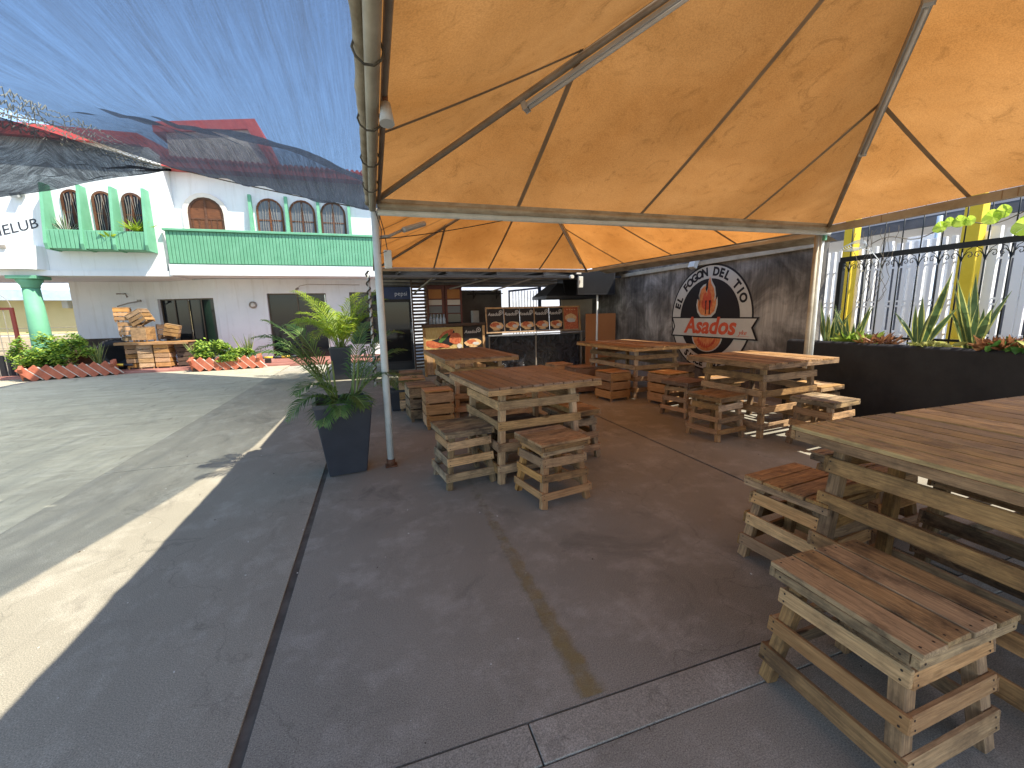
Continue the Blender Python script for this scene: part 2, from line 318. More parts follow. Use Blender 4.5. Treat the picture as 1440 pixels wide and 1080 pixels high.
# ------------------------------------------------------------ mesh helpers
class MB:
    def __init__(s): s.bm = bmesh.new()
    def poly(s, pts, mi=0):
        try:
            f = s.bm.faces.new([s.bm.verts.new(p) for p in pts]); f.material_index = mi; return f
        except ValueError: return None
    def box(s, c, d, R=None, mi=0, bev=0):
        ret = bmesh.ops.create_cube(s.bm, size=1.0); vs = ret['verts']
        T = Matrix.Translation(c) @ ((R.to_4x4() if R is not None else Matrix.Identity(4))) @ Matrix.Diagonal((*d, 1))
        for v in vs: v.co = T @ v.co
        fs = set(f for v in vs for f in v.link_faces)
        for f in fs: f.material_index = mi
        if bev:
            es = list(set(e for v in vs for e in v.link_edges))
            r = bmesh.ops.bevel(s.bm, geom=es, offset=bev, segments=1, affect='EDGES', profile=.5)
            for f in r['faces']: f.material_index = mi
        return s
    def boxmm(s, a, b_, mi=0, bev=0):
        a = Vector(a); b_ = Vector(b_); return s.box((a+b_)/2, b_-a, None, mi, bev)
    def bar(s, p0, p1, wd, th, upv=(0, 0, 1), mi=0, bev=0):
        p0 = Vector(p0); p1 = Vector(p1); x = (p1-p0).normalized(); y = Vector(upv).cross(x)
        if y.length < 1e-4: y = Vector((0, 1, 0)).cross(x)
        y.normalize(); z = x.cross(y)
        return s.box((p0+p1)/2, ((p1-p0).length, wd, th), Matrix((x, y, z)).transposed(), mi, bev)
    def tube(s, pts, r, n=8, mi=0, cap=True, r1=None):
        pts = [Vector(p) for p in pts]; rings = []; k = len(pts)
        for i, p in enumerate(pts):
            t = (pts[min(i+1, k-1)]-pts[max(i-1, 0)])
            if t.length < 1e-7: t = Vector((0, 0, 1))
            t.normalize(); a = t.orthogonal().normalized() if i == 0 else (a - t*a.dot(t)).normalized()
            b_ = t.cross(a); rr = r if r1 is None else r+(r1-r)*i/(k-1)
            if isinstance(r, (list, tuple)): rr = r[i]
            rings.append([s.bm.verts.new(p+(a*math.cos(j*2*math.pi/n)+b_*math.sin(j*2*math.pi/n))*rr) for j in range(n)])
        for i in range(k-1):
            for j in range(n):
                f = s.bm.faces.new((rings[i][j], rings[i][(j+1) % n], rings[i+1][(j+1) % n], rings[i+1][j])); f.material_index = mi; f.smooth = n > 5
        if cap:
            for rg in (rings[0], rings[-1]):
                try: s.bm.faces.new(rg).material_index = mi
                except ValueError: pass
        return s
    def lathe(s, prof, n=20, c=(0, 0, 0), mi=0, ax=None):
        c = Vector(c); rings = []
        for (r, z) in prof: rings.append([s.bm.verts.new(c+Vector((r*math.cos(j*2*math.pi/n), r*math.sin(j*2*math.pi/n), z))) for j in range(n)])
        for i in range(len(prof)-1):
            for j in range(n):
                f = s.bm.faces.new((rings[i][j], rings[i][(j+1) % n], rings[i+1][(j+1) % n], rings[i+1][j])); f.material_index = mi; f.smooth = True
        for rg in (rings[0], rings[-1]):
            try: s.bm.faces.new(rg).material_index = mi
            except ValueError: pass
        return s
    def prism(s, pts, d, mi=0):
        """extrude a planar outline along d"""
        d = Vector(d); a = [s.bm.verts.new(p) for p in pts]; b_ = [s.bm.verts.new(Vector(p)+d) for p in pts]
        n = len(pts)
        fs = [s.bm.faces.new(a), s.bm.faces.new(list(reversed(b_)))]
        for i in range(n): fs.append(s.bm.faces.new((a[i], a[(i+1) % n], b_[(i+1) % n], b_[i])))
        for f in fs: f.material_index = mi
        return s
    def ring(s, outer, inner, d, mi=0, closed=True):
        d = Vector(d); O = [s.bm.verts.new(p) for p in outer]; I = [s.bm.verts.new(p) for p in inner]
        O2 = [s.bm.verts.new(Vector(p)+d) for p in outer]; I2 = [s.bm.verts.new(Vector(p)+d) for p in inner]
        n = len(outer)
        for i in range(n if closed else n-1):
            j = (i+1) % n
            for q in ((O[i], O[j], I[j], I[i]), (O2[i], O2[j], I2[j], I2[i]), (O[i], O[j], O2[j], O2[i]), (I[i], I[j], I2[j], I2[i])):
                s.bm.faces.new(q).material_index = mi
        return s
    def mesh(s, name, mats, fix=True):
        if fix: bmesh.ops.recalc_face_normals(s.bm, faces=s.bm.faces)
        me = bpy.data.meshes.new(name); s.bm.to_mesh(me); s.bm.free()
        for k in (mats if isinstance(mats, (list, tuple)) else [mats]): me.materials.append(MT[k] if isinstance(k, str) else k)
        return me
    def obj(s, name, mats, parent=None, fix=True, **k):
        return link(name, s.mesh(name, mats, fix), parent, **k)
def link(name, me, parent=None, loc=None, rot=None, label=None, kind=None):
    o = bpy.data.objects.new(name, me); col.objects.link(o)
    if parent: o.parent = parent
    if loc is not None: o.location = loc
    if rot is not None: o.rotation_euler = rot
    if label: o['label'] = label
    if kind: o['kind'] = kind
    return o
def thing(name, label, cat, loc=(0, 0, 0), rz=0, group=None):
    o = bpy.data.objects.new(name, None); col.objects.link(o); o.empty_display_size = .1
    o.location = loc; o.rotation_euler = (0, 0, rz); o['label'] = label; o['category'] = cat
    if group: o['group'] = group
    return o
def tag(o, label, cat, group=None):
    o['label'] = label; o['category'] = cat
    if group: o['group'] = group
    return o
def struct(name, mb, mats, parent=None):
    o = mb.obj(name, mats, parent); 
    if not parent: o['kind'] = 'structure'
    return o
CACHE = {}
def plank(name, parent, p0, p1, wd, th, nrm, mat, nails=0, bev=.003, var=0):
    """one board from p0 to p1 (its own object, mesh shared between boards of one size); nrm = its face normal"""
    p0 = Vector(p0); p1 = Vector(p1); ln = (p1-p0).length
    key = (round(ln, 3), round(wd, 3), round(th, 3), mat, nails, bev, var)
    if key not in CACHE:
        mb = MB(); mb.box((0, 0, 0), (ln, wd, th), None, 0, bev)
        lr = random.Random(hash(key) & 0xffff)
        if var:   # worn, slightly uneven edges
            for v in mb.bm.verts:
                v.co.y += lr.uniform(-var, var); v.co.z += lr.uniform(-var, var)*.4; v.co.x += lr.uniform(-var, var)
        if nails:
            for sx in (-1, 1):
                for sy in ((-1, 1) if nails > 1 else (0,)):
                    c = Vector((sx*(ln/2-.022), sy*wd*.27, th/2+.0012)); 
                    mb.poly([c+Vector((math.cos(a)*.0042, math.sin(a)*.0042, 0)) for a in [i*math.pi/3 for i in range(6)]], 1)
        CACHE[key] = mb.mesh(name, [mat, 'nail'])
    x = (p1-p0).normalized(); z = Vector(nrm); z = (z-x*z.dot(x)).normalized(); y = z.cross(x)
    o = bpy.data.objects.new(name, CACHE[key]); col.objects.link(o); o.parent = parent
    T = Matrix((x, y, z)).transposed().to_4x4(); T.translation = (p0+p1)/2; o.matrix_local = T
    return o
def text_mesh(s, size, extrude=.002, shear=0, bold=0, sx=1):
    cu = bpy.data.curves.new('text', 'FONT'); cu.body = s; cu.size = size; cu.extrude = extrude; cu.align_x = 'CENTER'
    cu.shear = shear; cu.offset = bold; cu.resolution_u = 3
    o = bpy.data.objects.new('text', cu); col.objects.link(o)
    dg = bpy.context.evaluated_depsgraph_get(); me = bpy.data.meshes.new_from_object(o.evaluated_get(dg))
    bpy.data.objects.remove(o); bpy.data.curves.remove(cu)
    return me
def add_text(mb, s, T, size, mi=0, **k):
    me = text_mesh(s, size, **k); n0 = len(mb.bm.verts); f0 = len(mb.bm.faces)
    mb.bm.from_mesh(me); mb.bm.verts.ensure_lookup_table(); mb.bm.faces.ensure_lookup_table()
    for v in mb.bm.verts[n0:]: v.co = T @ v.co
    for f in mb.bm.faces[f0:]: f.material_index = mi
    bpy.data.meshes.remove(me)
def frame(o, x, y, z=None):
    x = Vector(x).normalized(); y = Vector(y).normalized(); z = x.cross(y) if z is None else Vector(z)
    T = Matrix((x, y, z)).transposed().to_4x4(); T.translation = o; return T
def sheet(x0, y0, x1, y1, z, nx=1, ny=1):
    mb = MB(); g = [[mb.bm.verts.new((x0+(x1-x0)*i/nx, y0+(y1-y0)*j/ny, z)) for j in range(ny+1)] for i in range(nx+1)]
    for i in range(nx):
        for j in range(ny): mb.bm.faces.new((g[i][j], g[i+1][j], g[i+1][j+1], g[i][j+1]))
    return mb

# ============================================================ SETTING: ground
GX = -.54                                  # line of the long joint left of the tent
struct('ground', sheet(-150, -60, 150, 150, -.03), 'ground')
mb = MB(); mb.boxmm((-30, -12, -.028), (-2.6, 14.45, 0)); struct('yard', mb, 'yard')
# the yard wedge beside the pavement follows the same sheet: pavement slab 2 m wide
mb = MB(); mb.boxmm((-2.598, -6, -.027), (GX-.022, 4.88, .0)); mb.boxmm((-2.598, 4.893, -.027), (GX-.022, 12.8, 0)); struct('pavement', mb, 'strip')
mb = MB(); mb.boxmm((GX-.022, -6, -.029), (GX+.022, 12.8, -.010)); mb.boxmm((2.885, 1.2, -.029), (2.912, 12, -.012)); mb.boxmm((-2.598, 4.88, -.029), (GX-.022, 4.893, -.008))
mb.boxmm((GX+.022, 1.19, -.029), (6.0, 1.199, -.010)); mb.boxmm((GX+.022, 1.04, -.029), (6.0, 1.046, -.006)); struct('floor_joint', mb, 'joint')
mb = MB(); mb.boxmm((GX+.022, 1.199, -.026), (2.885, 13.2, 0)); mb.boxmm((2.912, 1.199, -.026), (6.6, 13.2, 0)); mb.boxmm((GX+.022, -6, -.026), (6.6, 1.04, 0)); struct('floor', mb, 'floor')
mb = MB()
xs = [GX+.022, .42, 1.9, 3.3, 4.7, 6.0]
for i in range(5): mb.boxmm((xs[i]+.003, 1.046, -.025), (xs[i+1]-.003, 1.19, .003), 0, .002)
struct('curb', mb, 'curb')
# worn yellow parking line
m, b = base_mat('worn_yellow_paint', (.30, .225, .075), .85)
v = coords(m); n = noise_(m, v, 14, 8, .75); n2 = noise_(m, v, 1.6, 3)
tc = N(m, 'ShaderNodeTexCoord'); sp = N(m, 'ShaderNodeSeparateXYZ'); L(m, tc.outputs['Object'], sp.inputs[0])
mr = N(m, 'ShaderNodeMapRange'); mr.inputs['From Min'].default_value = 1.2; mr.inputs['From Max'].default_value = 3.2; mr.inputs['To Min'].default_value = .13; mr.inputs['To Max'].default_value = -.13
L(m, sp.outputs[1], mr.inputs[0]); ad = N(m, 'ShaderNodeMath'); ad.operation = 'ADD'; L(m, mr.outputs[0], ad.inputs[0]); L(m, n, ad.inputs[1])
ax_ = N(m, 'ShaderNodeMath'); ax_.operation = 'SUBTRACT'; ax_.inputs[1].default_value = .6925; L(m, sp.outputs[0], ax_.inputs[0])
ab = N(m, 'ShaderNodeMath'); ab.operation = 'ABSOLUTE'; L(m, ax_.outputs[0], ab.inputs[0])
me_ = N(m, 'ShaderNodeMapRange'); me_.inputs['From Min'].default_value = .025; me_.inputs['From Max'].default_value = .06; me_.inputs['To Min'].default_value = 0; me_.inputs['To Max'].default_value = -.28
L(m, ab.outputs[0], me_.inputs[0]); a2 = N(m, 'ShaderNodeMath'); a2.operation = 'ADD'; L(m, ad.outputs[0], a2.inputs[0]); L(m, me_.outputs[0], a2.inputs[1])
f = ramp(m, a2.outputs[0], [(.34, (0, 0, 0)), (.66, (.55, .55, .55))]).outputs[0]
tr = N(m, 'ShaderNodeBsdfTransparent'); mx = N(m, 'ShaderNodeMixShader'); L(m, f, mx.inputs[0]); L(m, tr.outputs[0], mx.inputs[1]); L(m, b.outputs[0], mx.inputs[2])
L(m, mx.outputs[0], nodes(m)['Material Output'].inputs[0]); MT['yline'] = m
struct('yellow_line', sheet(.625, 1.21, .76, 3.6, .004), 'yline')
# red floor of the porch
mb = MB(); mb.boxmm((-16, 14.45, -.03), (1.5, 19, .06), 0, .01); struct('porch_floor', mb, 'redfloor')
# litter: small pale pebbles and leaves on the floor, one mesh
mb = MB(); lr = random.Random(3)
for i in range(130):
    x = lr.uniform(-2.4, 3.6); y = lr.uniform(.4, 6); s = lr.uniform(.0015, .0045)
    mb.box((x, y, s*.4), (s*2, s*1.4, s*.8), Euler((0, 0, lr.uniform(0, 3))).to_matrix(), 0 if lr.random() < .6 else 1)
o = mb.obj('grit', ['mwhite', 'soil']); o['kind'] = 'stuff'; o['label'] = 'small pale grit scattered over the concrete floor'

# ============================================================ TENTS
def tri_panel(E0, E1, A, N_=22, sag=.05, seed=0):
    mb = MB(); V = {}
    for i in range(N_+1):
        for j in range(N_+1-i):
            w1 = i/N_; w2 = j/N_; w0 = 1-w1-w2; p = E0*w0+E1*w1+A*w2
            u = w1+w2*.5; Lh = 2*min(u, 1-u)
            s = sag*4*w2*max(Lh-w2, 0)
            fr_ = (u*4) % 1; s += .035*math.sin(math.pi*fr_)**1*min(1, 6*w2)*min(1, 8*max(Lh-w2, 0))
            p = p.copy(); p.z -= s; V[i, j] = mb.bm.verts.new(p)
    for i in range(N_):
        for j in range(N_-i):
            f = mb.bm.faces.new((V[i, j], V[i+1, j], V[i, j+1])); f.smooth = True
            if j < N_-i-1: f = mb.bm.faces.new((V[i+1, j], V[i+1, j+1], V[i, j+1])); f.smooth = True
    return mb
def tent(t, C, A, canv, hips=(0, 1, 2, 3), seams=True):
    """C: four eave corners, A: apex"""
    C = [Vector(c) for c in C]; A = Vector(A)
    for k in range(4):
        E0, E1 = C[k], C[(k+1) % 4]
        tri_panel(E0, E1, A).obj('roof_panel', canv, t, fix=False)
        Mid = (E0+E1)/2
        for u in (.25, .5, .75):
            P0 = E0.lerp(E1, u); Lh = 2*min(u, 1-u); pts = []
            for q in range(9):
                v = Lh*q/8; p = P0+(A-Mid)*v; p.z -= .05*4*v*(Lh-v)+.012; pts.append(p)
            mb = MB(); d = (E1-E0).normalized()
            for a, b_ in zip(pts[:-1], pts[1:]): mb.poly([a-d*.019, a+d*.019, b_+d*.019, b_-d*.019])
            mb.obj('seam', 'seam', t)
    for k in hips:
        mb = MB(); dn = Vector((0, 0, -.045)); mb.tube([C[k]+dn, A+dn], .024, 10); mb.obj('hip_pole', 'hip', t)

t1 = thing('party_tent', 'sun-faded orange canopy tent overhead, its peak out of view, on white poles beside the yard', 'tent')
Z0 = 2.45
tent(t1, [(.03, 4.03, Z0), (5.47, 3.93, Z0), (5.30, -1.4, Z0), (.03, -1.4, Z0)], (2.76, 1.32, 3.78), 'canvas')
# near double beam between the two modules
mb = MB(); mb.tube([(.1, 4.05, 2.36), (5.5, 3.93, 2.36)], .030, 10); mb.obj('eave_beam', 'pipe', t1)
mb = MB(); mb.tube([(.1, 4.0, 2.41), (5.5, 3.89, 2.41)], .022, 10); mb.obj('eave_beam', 'pipewarm', t1)
def valance(a, b_, h, th, name='valance', par=None, seed=1, mat='valance'):
    a = Vector(a); b_ = Vector(b_); n = max(8, int((b_-a).length*9)); mb = MB(); d = (b_-a).normalized(); s_ = Vector((0, 0, 1)).cross(d)
    rows = []
    for i in range(n+1):
        p = a.lerp(b_, i/n); w_ = mnoise.noise(Vector((i*.45, seed*7.1, 0)))
        row = []
        for (o1, z1) in ((th, 0), (th+.012*w_, -h*.5), (th+.01*w_, -h-.012*w_), (-th+.01*w_, -h-.008*w_), (-th+.012*w_, -h*.5), (-th, 0)):
            row.append(mb.bm.verts.new(p+s_*o1+Vector((0, 0, z1))))
        rows.append(row)
    for i in range(n):
        for k in range(5):
            f = mb.bm.faces.new((rows[i][k], rows[i+1][k], rows[i+1][k+1], rows[i][k+1])); f.smooth = True
    return mb.obj(name, mat, par)
valance((.12, 4.02, 2.46), (5.45, 3.92, 2.46), .085, .03, 'valance', t1, 1)
valance((.12, 4.10, 2.43), (5.45, 3.99, 2.43), .05, .02, 'valance', t1, 2)
mb = MB(); mb.tube([(.14+5.3*i/40, 4.0-.1*i/40, 2.425+.008*math.sin(i*1.1)) for i in range(41)], .006, 5); mb.obj('lacing_rope', 'rope', t1)
# left eave towards the camera: pipe, rolled fabric and ties
mb = MB(); mb.tube([(.06, 4.08, 2.39), (.07, -1.6, 2.39)], .030, 10); mb.obj('eave_beam', 'pipewarm', t1)
lr = random.Random(5)
pts = []; rs = []
for i in range(70):
    y = 4.02-5.6*i/69; pts.append((.022+.008*mnoise.noise(Vector((y*3, 0, 0))), y, 2.425+.010*mnoise.noise(Vector((y*2.3, 4, 0))))); rs.append(.024+.010*mnoise.noise(Vector((y*7, 9, 1))))
mb = MB(); mb.tube(pts, rs, 8); mb.obj('rolled_fabric', 'valance', t1)
mb = MB(); mb.tube([(.115, 4.0, 2.43), (.12, -1.6, 2.43)], .016, 8); mb.obj('side_rail', 'hip', t1)
for y in (3.4, 2.85, 2.32, 1.75):
    mb = MB(); c = Vector((.05, y, 2.40)); mb.tube([c+Vector((.055*math.cos(a), .004*math.sin(3*a), .052*math.sin(a))) for a in [k*2*math.pi/10 for k in range(11)]], .005, 5)
    mb.obj('tie', 'rope', t1)
# right eave
mb = MB(); mb.boxmm((0, 0, 0), (1, 1, 1)); mb.bm.free()
mb = MB(); mb.bar((5.44, 3.9, 2.395), (5.28, -1.4, 2.395), .05, .075, bev=.004); mb.obj('eave_beam', 'pipewarm', t1)
mb = MB()
for y in (3.3, 2.35, 2.25, 2.0, 1.0): mb.box((5.44-.16*(3.9-y)/5.3-.0275, y, 2.395), (.004, .006, .074))
mb.obj('beam_joint', 'seam', t1)
# posts
mb = MB(); mb.tube([(.06, 4.07, .05), (.075, 4.07, 2.36)], .033, 14); o = mb.obj('post', 'pipe', t1)
mb = MB(); mb.box((.06, 4.07, .008), (.11, .11, .012), None, 0, .003); mb.tube([(.06, 4.07, .01), (.06, 4.07, .075)], .041, 12); mb.obj('post_foot', 'rust', t1)
mb = MB(); mb.tube([(5.45, 3.98, 0), (5.45, 3.98, 2.36)], .030, 12); mb.obj('post', 'pipe', t1)
mb = MB(); mb.tube([(5.37, 3.98, 0), (5.37, 3.98, 2.36)], .028, 12); mb.obj('post', 'pipewarm', t1)
mb = MB(); mb.tube([(5.30, -1.4, 0), (5.30, -1.4, 2.4)], .03, 12); mb.obj('post', 'pipe', t1)
mb = MB(); mb.box((5.45, 3.95, 2.33), (.04, .05, .12), None, 0, .004); mb.obj('bracket', 'green', t1)

t2 = thing('party_tent', 'second orange canopy tent behind the near beam, in front of the food counter', 'tent')
FC = [(.10, 9.1, 2.43), (4.80, 8.95, 2.43), (5.58, 4.0, 2.44), (.12, 4.05, 2.44)]
tent(t2, FC, (2.62, 6.65, 3.72), 'canvas2')
mb = MB(); mb.bar((.08, 9.12, 2.385), (4.82, 8.97, 2.385), .05, .06, bev=.004); mb.obj('eave_beam', 'pipewarm', t2)
mb = MB(); mb.bar((4.82, 9.0, 2.385), (5.58, 4.14, 2.385), .05, .055, bev=.004); mb.obj('eave_beam', 'pipewarm', t2)
mb = MB(); mb.bar((.08, 9.1, 2.385), (.1, 4.14, 2.385), .05, .055, bev=.004); mb.obj('eave_beam', 'pipewarm', t2)
mb = MB(); mb.tube([(-.06, 9.12, 0), (-.04, 9.12, 2.36)], .028, 10); mb.obj('post', 'pipe', t2)
mb = MB(); mb.tube([(-.055+.035*math.cos(i*.9), 9.08+.035*math.sin(i*.9), .05+2.3*i/90) for i in range(91)], .016, 5); mb.obj('twisted_cord', 'rope', t2)
mb = MB(); mb.poly([(.13, 4.3, 2.43), (.13, 5.3, 2.43), (.62, 4.3, 2.52)]); mb.bm.free()
# sagging cloth edge along the mural wall
mb = MB()
g0 = [Vector((4.86+.72*(1-i/16), 8.9-4.6*i/16*1.0, 2.46)) for i in range(17)]
for i in range(16):
    y0 = 8.9-4.7*i/16; y1 = 8.9-4.7*(i+1)/16
    xa = 4.83+.75*(8.95-y0)/4.8; xb = 4.83+.75*(8.95-y1)/4.8
    za = 2.46+.02*math.sin(i*1.3); zb = 2.46+.02*math.sin((i+1)*1.3)
    mb.poly([(xa, y0, za), (xb, y1, zb), (xb+.48, y1, 2.33), (xa+.48, y0, 2.33)])
mb.obj('rain_flap', 'valance', t2)

# strip lamps under the hip poles
def strip_lamp(a, b_, label):
    a = Vector(a); b_ = Vector(b_); t = thing('strip_lamp', label, 'lamp', a, 0, 'strip lamps under the tent roof')
    d = b_-a; mb = MB(); mb.bar((0, 0, 0), d, .055, .028, bev=.004); mb.obj('housing', 'lampbody', t)
    mb = MB(); mb.tube([d*.02+Vector((0, 0, -.022)), d*.98+Vector((0, 0, -.022))], .013, 8); mb.obj('lamp_tube', 'tube', t)
    for q in (0, 1):
        mb = MB(); e = d*q; n_ = d.normalized()*(.012 if q else -.012); mb.bar(e-n_*1.5, e+n_, .064, .05, bev=.004); mb.obj('end_cap', 'lampbody', t)
A1 = Vector((2.76, 1.32, 3.78))
def onhip(c, s, dz=-.095): return Vector(c).lerp(A1, s)+Vector((0, 0, dz))
strip_lamp(onhip((.08, 4.03, Z0), .385), onhip((.08, 4.03, Z0), .80), 'grey strip lamp fixed under the left roof pole of the near tent')
strip_lamp(onhip((5.47, 3.93, Z0), .375), onhip((5.47, 3.93, Z0), .74), 'grey strip lamp fixed under the right roof pole of the near tent')
strip_lamp(Vector(FC[1]).lerp(Vector((2.62, 6.65, 3.72)), .15)+Vector((0, 0, -.09)), Vector(FC[1]).lerp(Vector((2.62, 6.65, 3.72)), .62)+Vector((0, 0, -.09)), 'strip lamp along the far tent roof pole above the television')

# small floodlight clamped on the left eave, cctv-like lamp on post
t = thing('clamp_light', 'small grey floodlight hanging on the left eave of the near tent', 'light', (.12, 2.12, 2.36))
mb = MB(); mb.tube([(0, 0, .03), (0, -.02, -.06)], .022, 10, r1=.034); mb.obj('shade', 'lampbody', t)
mb = MB(); mb.tube([(0, 0, .07), (0, 0, .03)], .012, 8); mb.obj('mount', 'rust', t)
t = thing('street_lamp_arm', 'white floodlight arm bolted to the near left tent post under the beam', 'lamp', (.07, 4.07, 2.15))
mb = MB(); mb.tube([(0, .03, 0), (.12, .10, .03), (.25, .15, .10)], .013, 8); mb.obj('arm', 'lampbody', t)
mb = MB(); mb.box((.36, .19, .14), (.26, .07, .05), Euler((0, -.35, .4)).to_matrix(), 0, .015); mb.obj('lamp_head', 'lampbody', t)
mb = MB(); mb.box((0, .02, -.01), (.05, .05, .07), None, 0, .005); mb.obj('clamp', 'black', t)
t = thing('junction_box', 'white plastic box hanging beside the near left tent post', 'box', (.17, 4.25, 1.98))
mb = MB(); mb.box((0, 0, 0), (.07, .05, .17), None, 0, .006); mb.obj('case', 'pipe', t)
mb = MB(); mb.tube([(0, 0, .08), (-.02, -.05, .25), (-.06, -.12, .4)], .004, 5); mb.obj('cable', 'black', t)
# slack cables under the beam
mb = MB()
mb.tube([(.1+1.3*i/20, 4.02, 2.13+.24*(i/20)**1.3) for i in range(21)], .004, 5)
mb.tube([(.08, 4.0, 2.36), (.12, 4.0, 2.2), (.1, 4.02, 2.0), (.16, 4.2, 2.05)], .004, 5)
tag(mb.obj('cable', 'black'), 'thin black cable slung under the near tent beam by the left post', 'cable')

# ============================================================ SHADE NETS
def loft(a, b_, nu=46, nv=30, sag=.5, seed=0, rag=.03, hem=0):
    def pl(P, s):
        s *= len(P)-1; i = min(int(s), len(P)-2); return Vector(P[i]).lerp(Vector(P[i+1]), s-i)
    mb = MB(); G = []
    for i in range(nu+1):
        s = i/nu; row = []
        p, q = pl(a, s), pl(b_, s)
        for j in range(nv+1):
            t = j/nv; v = p.lerp(q, t)
            v.z -= sag*4*t*(1-t)*min(1, .25+s*2)
            v += Vector((0, 0, 1))*.10*mnoise.noise(Vector((s*9+seed, t*5, 0)))*min(1, 4*t*(1-t)+.15)
            v.z += .035*math.sin(t*38+s*5)*4*t*(1-t)
            if hem: v.z += hem*(lambda q: q*q*(3-2*q))(min(1, s/.16+.02))*max(0, 1-s)*min(1, 5*t*(1-t))
            if i == 0: v += Vector((0, rag*mnoise.noise(Vector((t*40, seed, 3))), 0))
            row.append(mb.bm.verts.new(v))
        G.append(row)
    for i in range(nu):
        for j in range(nv):
            f = mb.bm.faces.new((G[i][j], G[i+1][j], G[i+1][j+1], G[i][j+1])); f.smooth = True
    return mb
Aright = [(.60, 9.0, 3.45), (.56, 7.0, 3.15), (.36, 5.5, 2.93), (.10, 4.1, 2.58), (.06, 2.6, 3.0), (.04, 1.18, 3.5), (0, -.4, 4.0), (-.1, -2.5, 4.6)]
Aleft = [(-4.64, 13.5, 5.31), (-5.24, 12, 5.23), (-5.47, 10.5, 5.07), (-5.17, 9, 4.71), (-5.1, 7, 4.25), (-5.6, 3.5, 3.7), (-5.8, 1, 3.9)]
Btop = [(-4.64, 13.5, 5.29), (-5.25, 12, 5.14), (-5.49, 10.5, 4.94), (-5.2, 9, 4.57), (-5.1, 7, 4.1), (-5.6, 3.5, 3.6)]
Bbot = [(-4.64, 13.5, 5.27), (-5.56, 12.5, 4.67), (-6.09, 11.5, 4.12), (-5.99, 10, 3.62), (-6.5, 8.3, 3.12), (-8, 4, 3.0)]
spots = [((-1.35, 2.75, 3.85), (14, 40, .5)), ((-1.62, 2.7, 3.85), (16, 40, .5)), ((-1.05, 2.85, 3.85), (14, 36, .5)), ((-2.0, 2.9, 3.85), (30, 50, .5)), ((-.55, 2.6, 3.85), (30, 60, .5))]
MT['net'] = net_mat('blue_grey_shade_net', .61, (.045, .055, .075), spots, True)
MT['net2'] = net_mat('grey_shade_net', .88, (.06, .062, .066))
tag(loft(Aright, Aleft, 80, 40, sag=.22, seed=1, hem=.75).obj('shade_net', 'net', fix=False), 'large translucent shade net stretched from the tent post over the yard', 'shade net')
tag(loft(Btop, Bbot, 30, 14, sag=.12, seed=2).obj('shade_net', 'net2', fix=False), 'darker smaller shade net hanging at the left below the torn wire edge', 'shade net')
mb = MB()
def pline(P, n):
    out = []
    for i in range(n+1):
        s_ = i/n*(len(P)-1); k_ = min(int(s_), len(P)-2); out.append(Vector(P[k_]).lerp(Vector(P[k_+1]), s_-k_))
    return out
mb.tube([p_-Vector((0, 0, .22*.25*4*(i/30)*(1-i/30))) for i, p_ in enumerate(pline([Aright[0], Aleft[0]], 30))], .012, 6)
tag(mb.obj('hem_rope', 'rope'), 'dark rope sewn along the far hem of the large shade net', 'rope')
# torn wire mesh along the seam between the nets
mb = MB(); lr = random.Random(11)
def along(P, s):
    s *= len(P)-1; i = min(int(s), len(P)-2); return Vector(P[i]).lerp(Vector(P[i+1]), s-i)
mb.tube([along(Aleft, i/40)+Vector((0, 0, -.03-.05*math.sin(i*.4))) for i in range(41)], .010, 5)
for k in range(7):
    off = (k-3)*.075
    pts = []
    for i in range(95):
        s = .03+i/95*.56; wd = min(1, .3+s*3)
        p = along(Aleft, s)+Vector((off*.5*wd, 0, off*wd-.03+((i+k) % 2)*.055*wd))+Vector([lr.uniform(-.03, .03) for _ in range(3)])*wd
        pts.append(p)
    mb.tube(pts, .0085, 4)
tag(mb.obj('wire_mesh', 'wire'), 'tangle of torn chicken wire along the edge between the two nets', 'wire mesh')

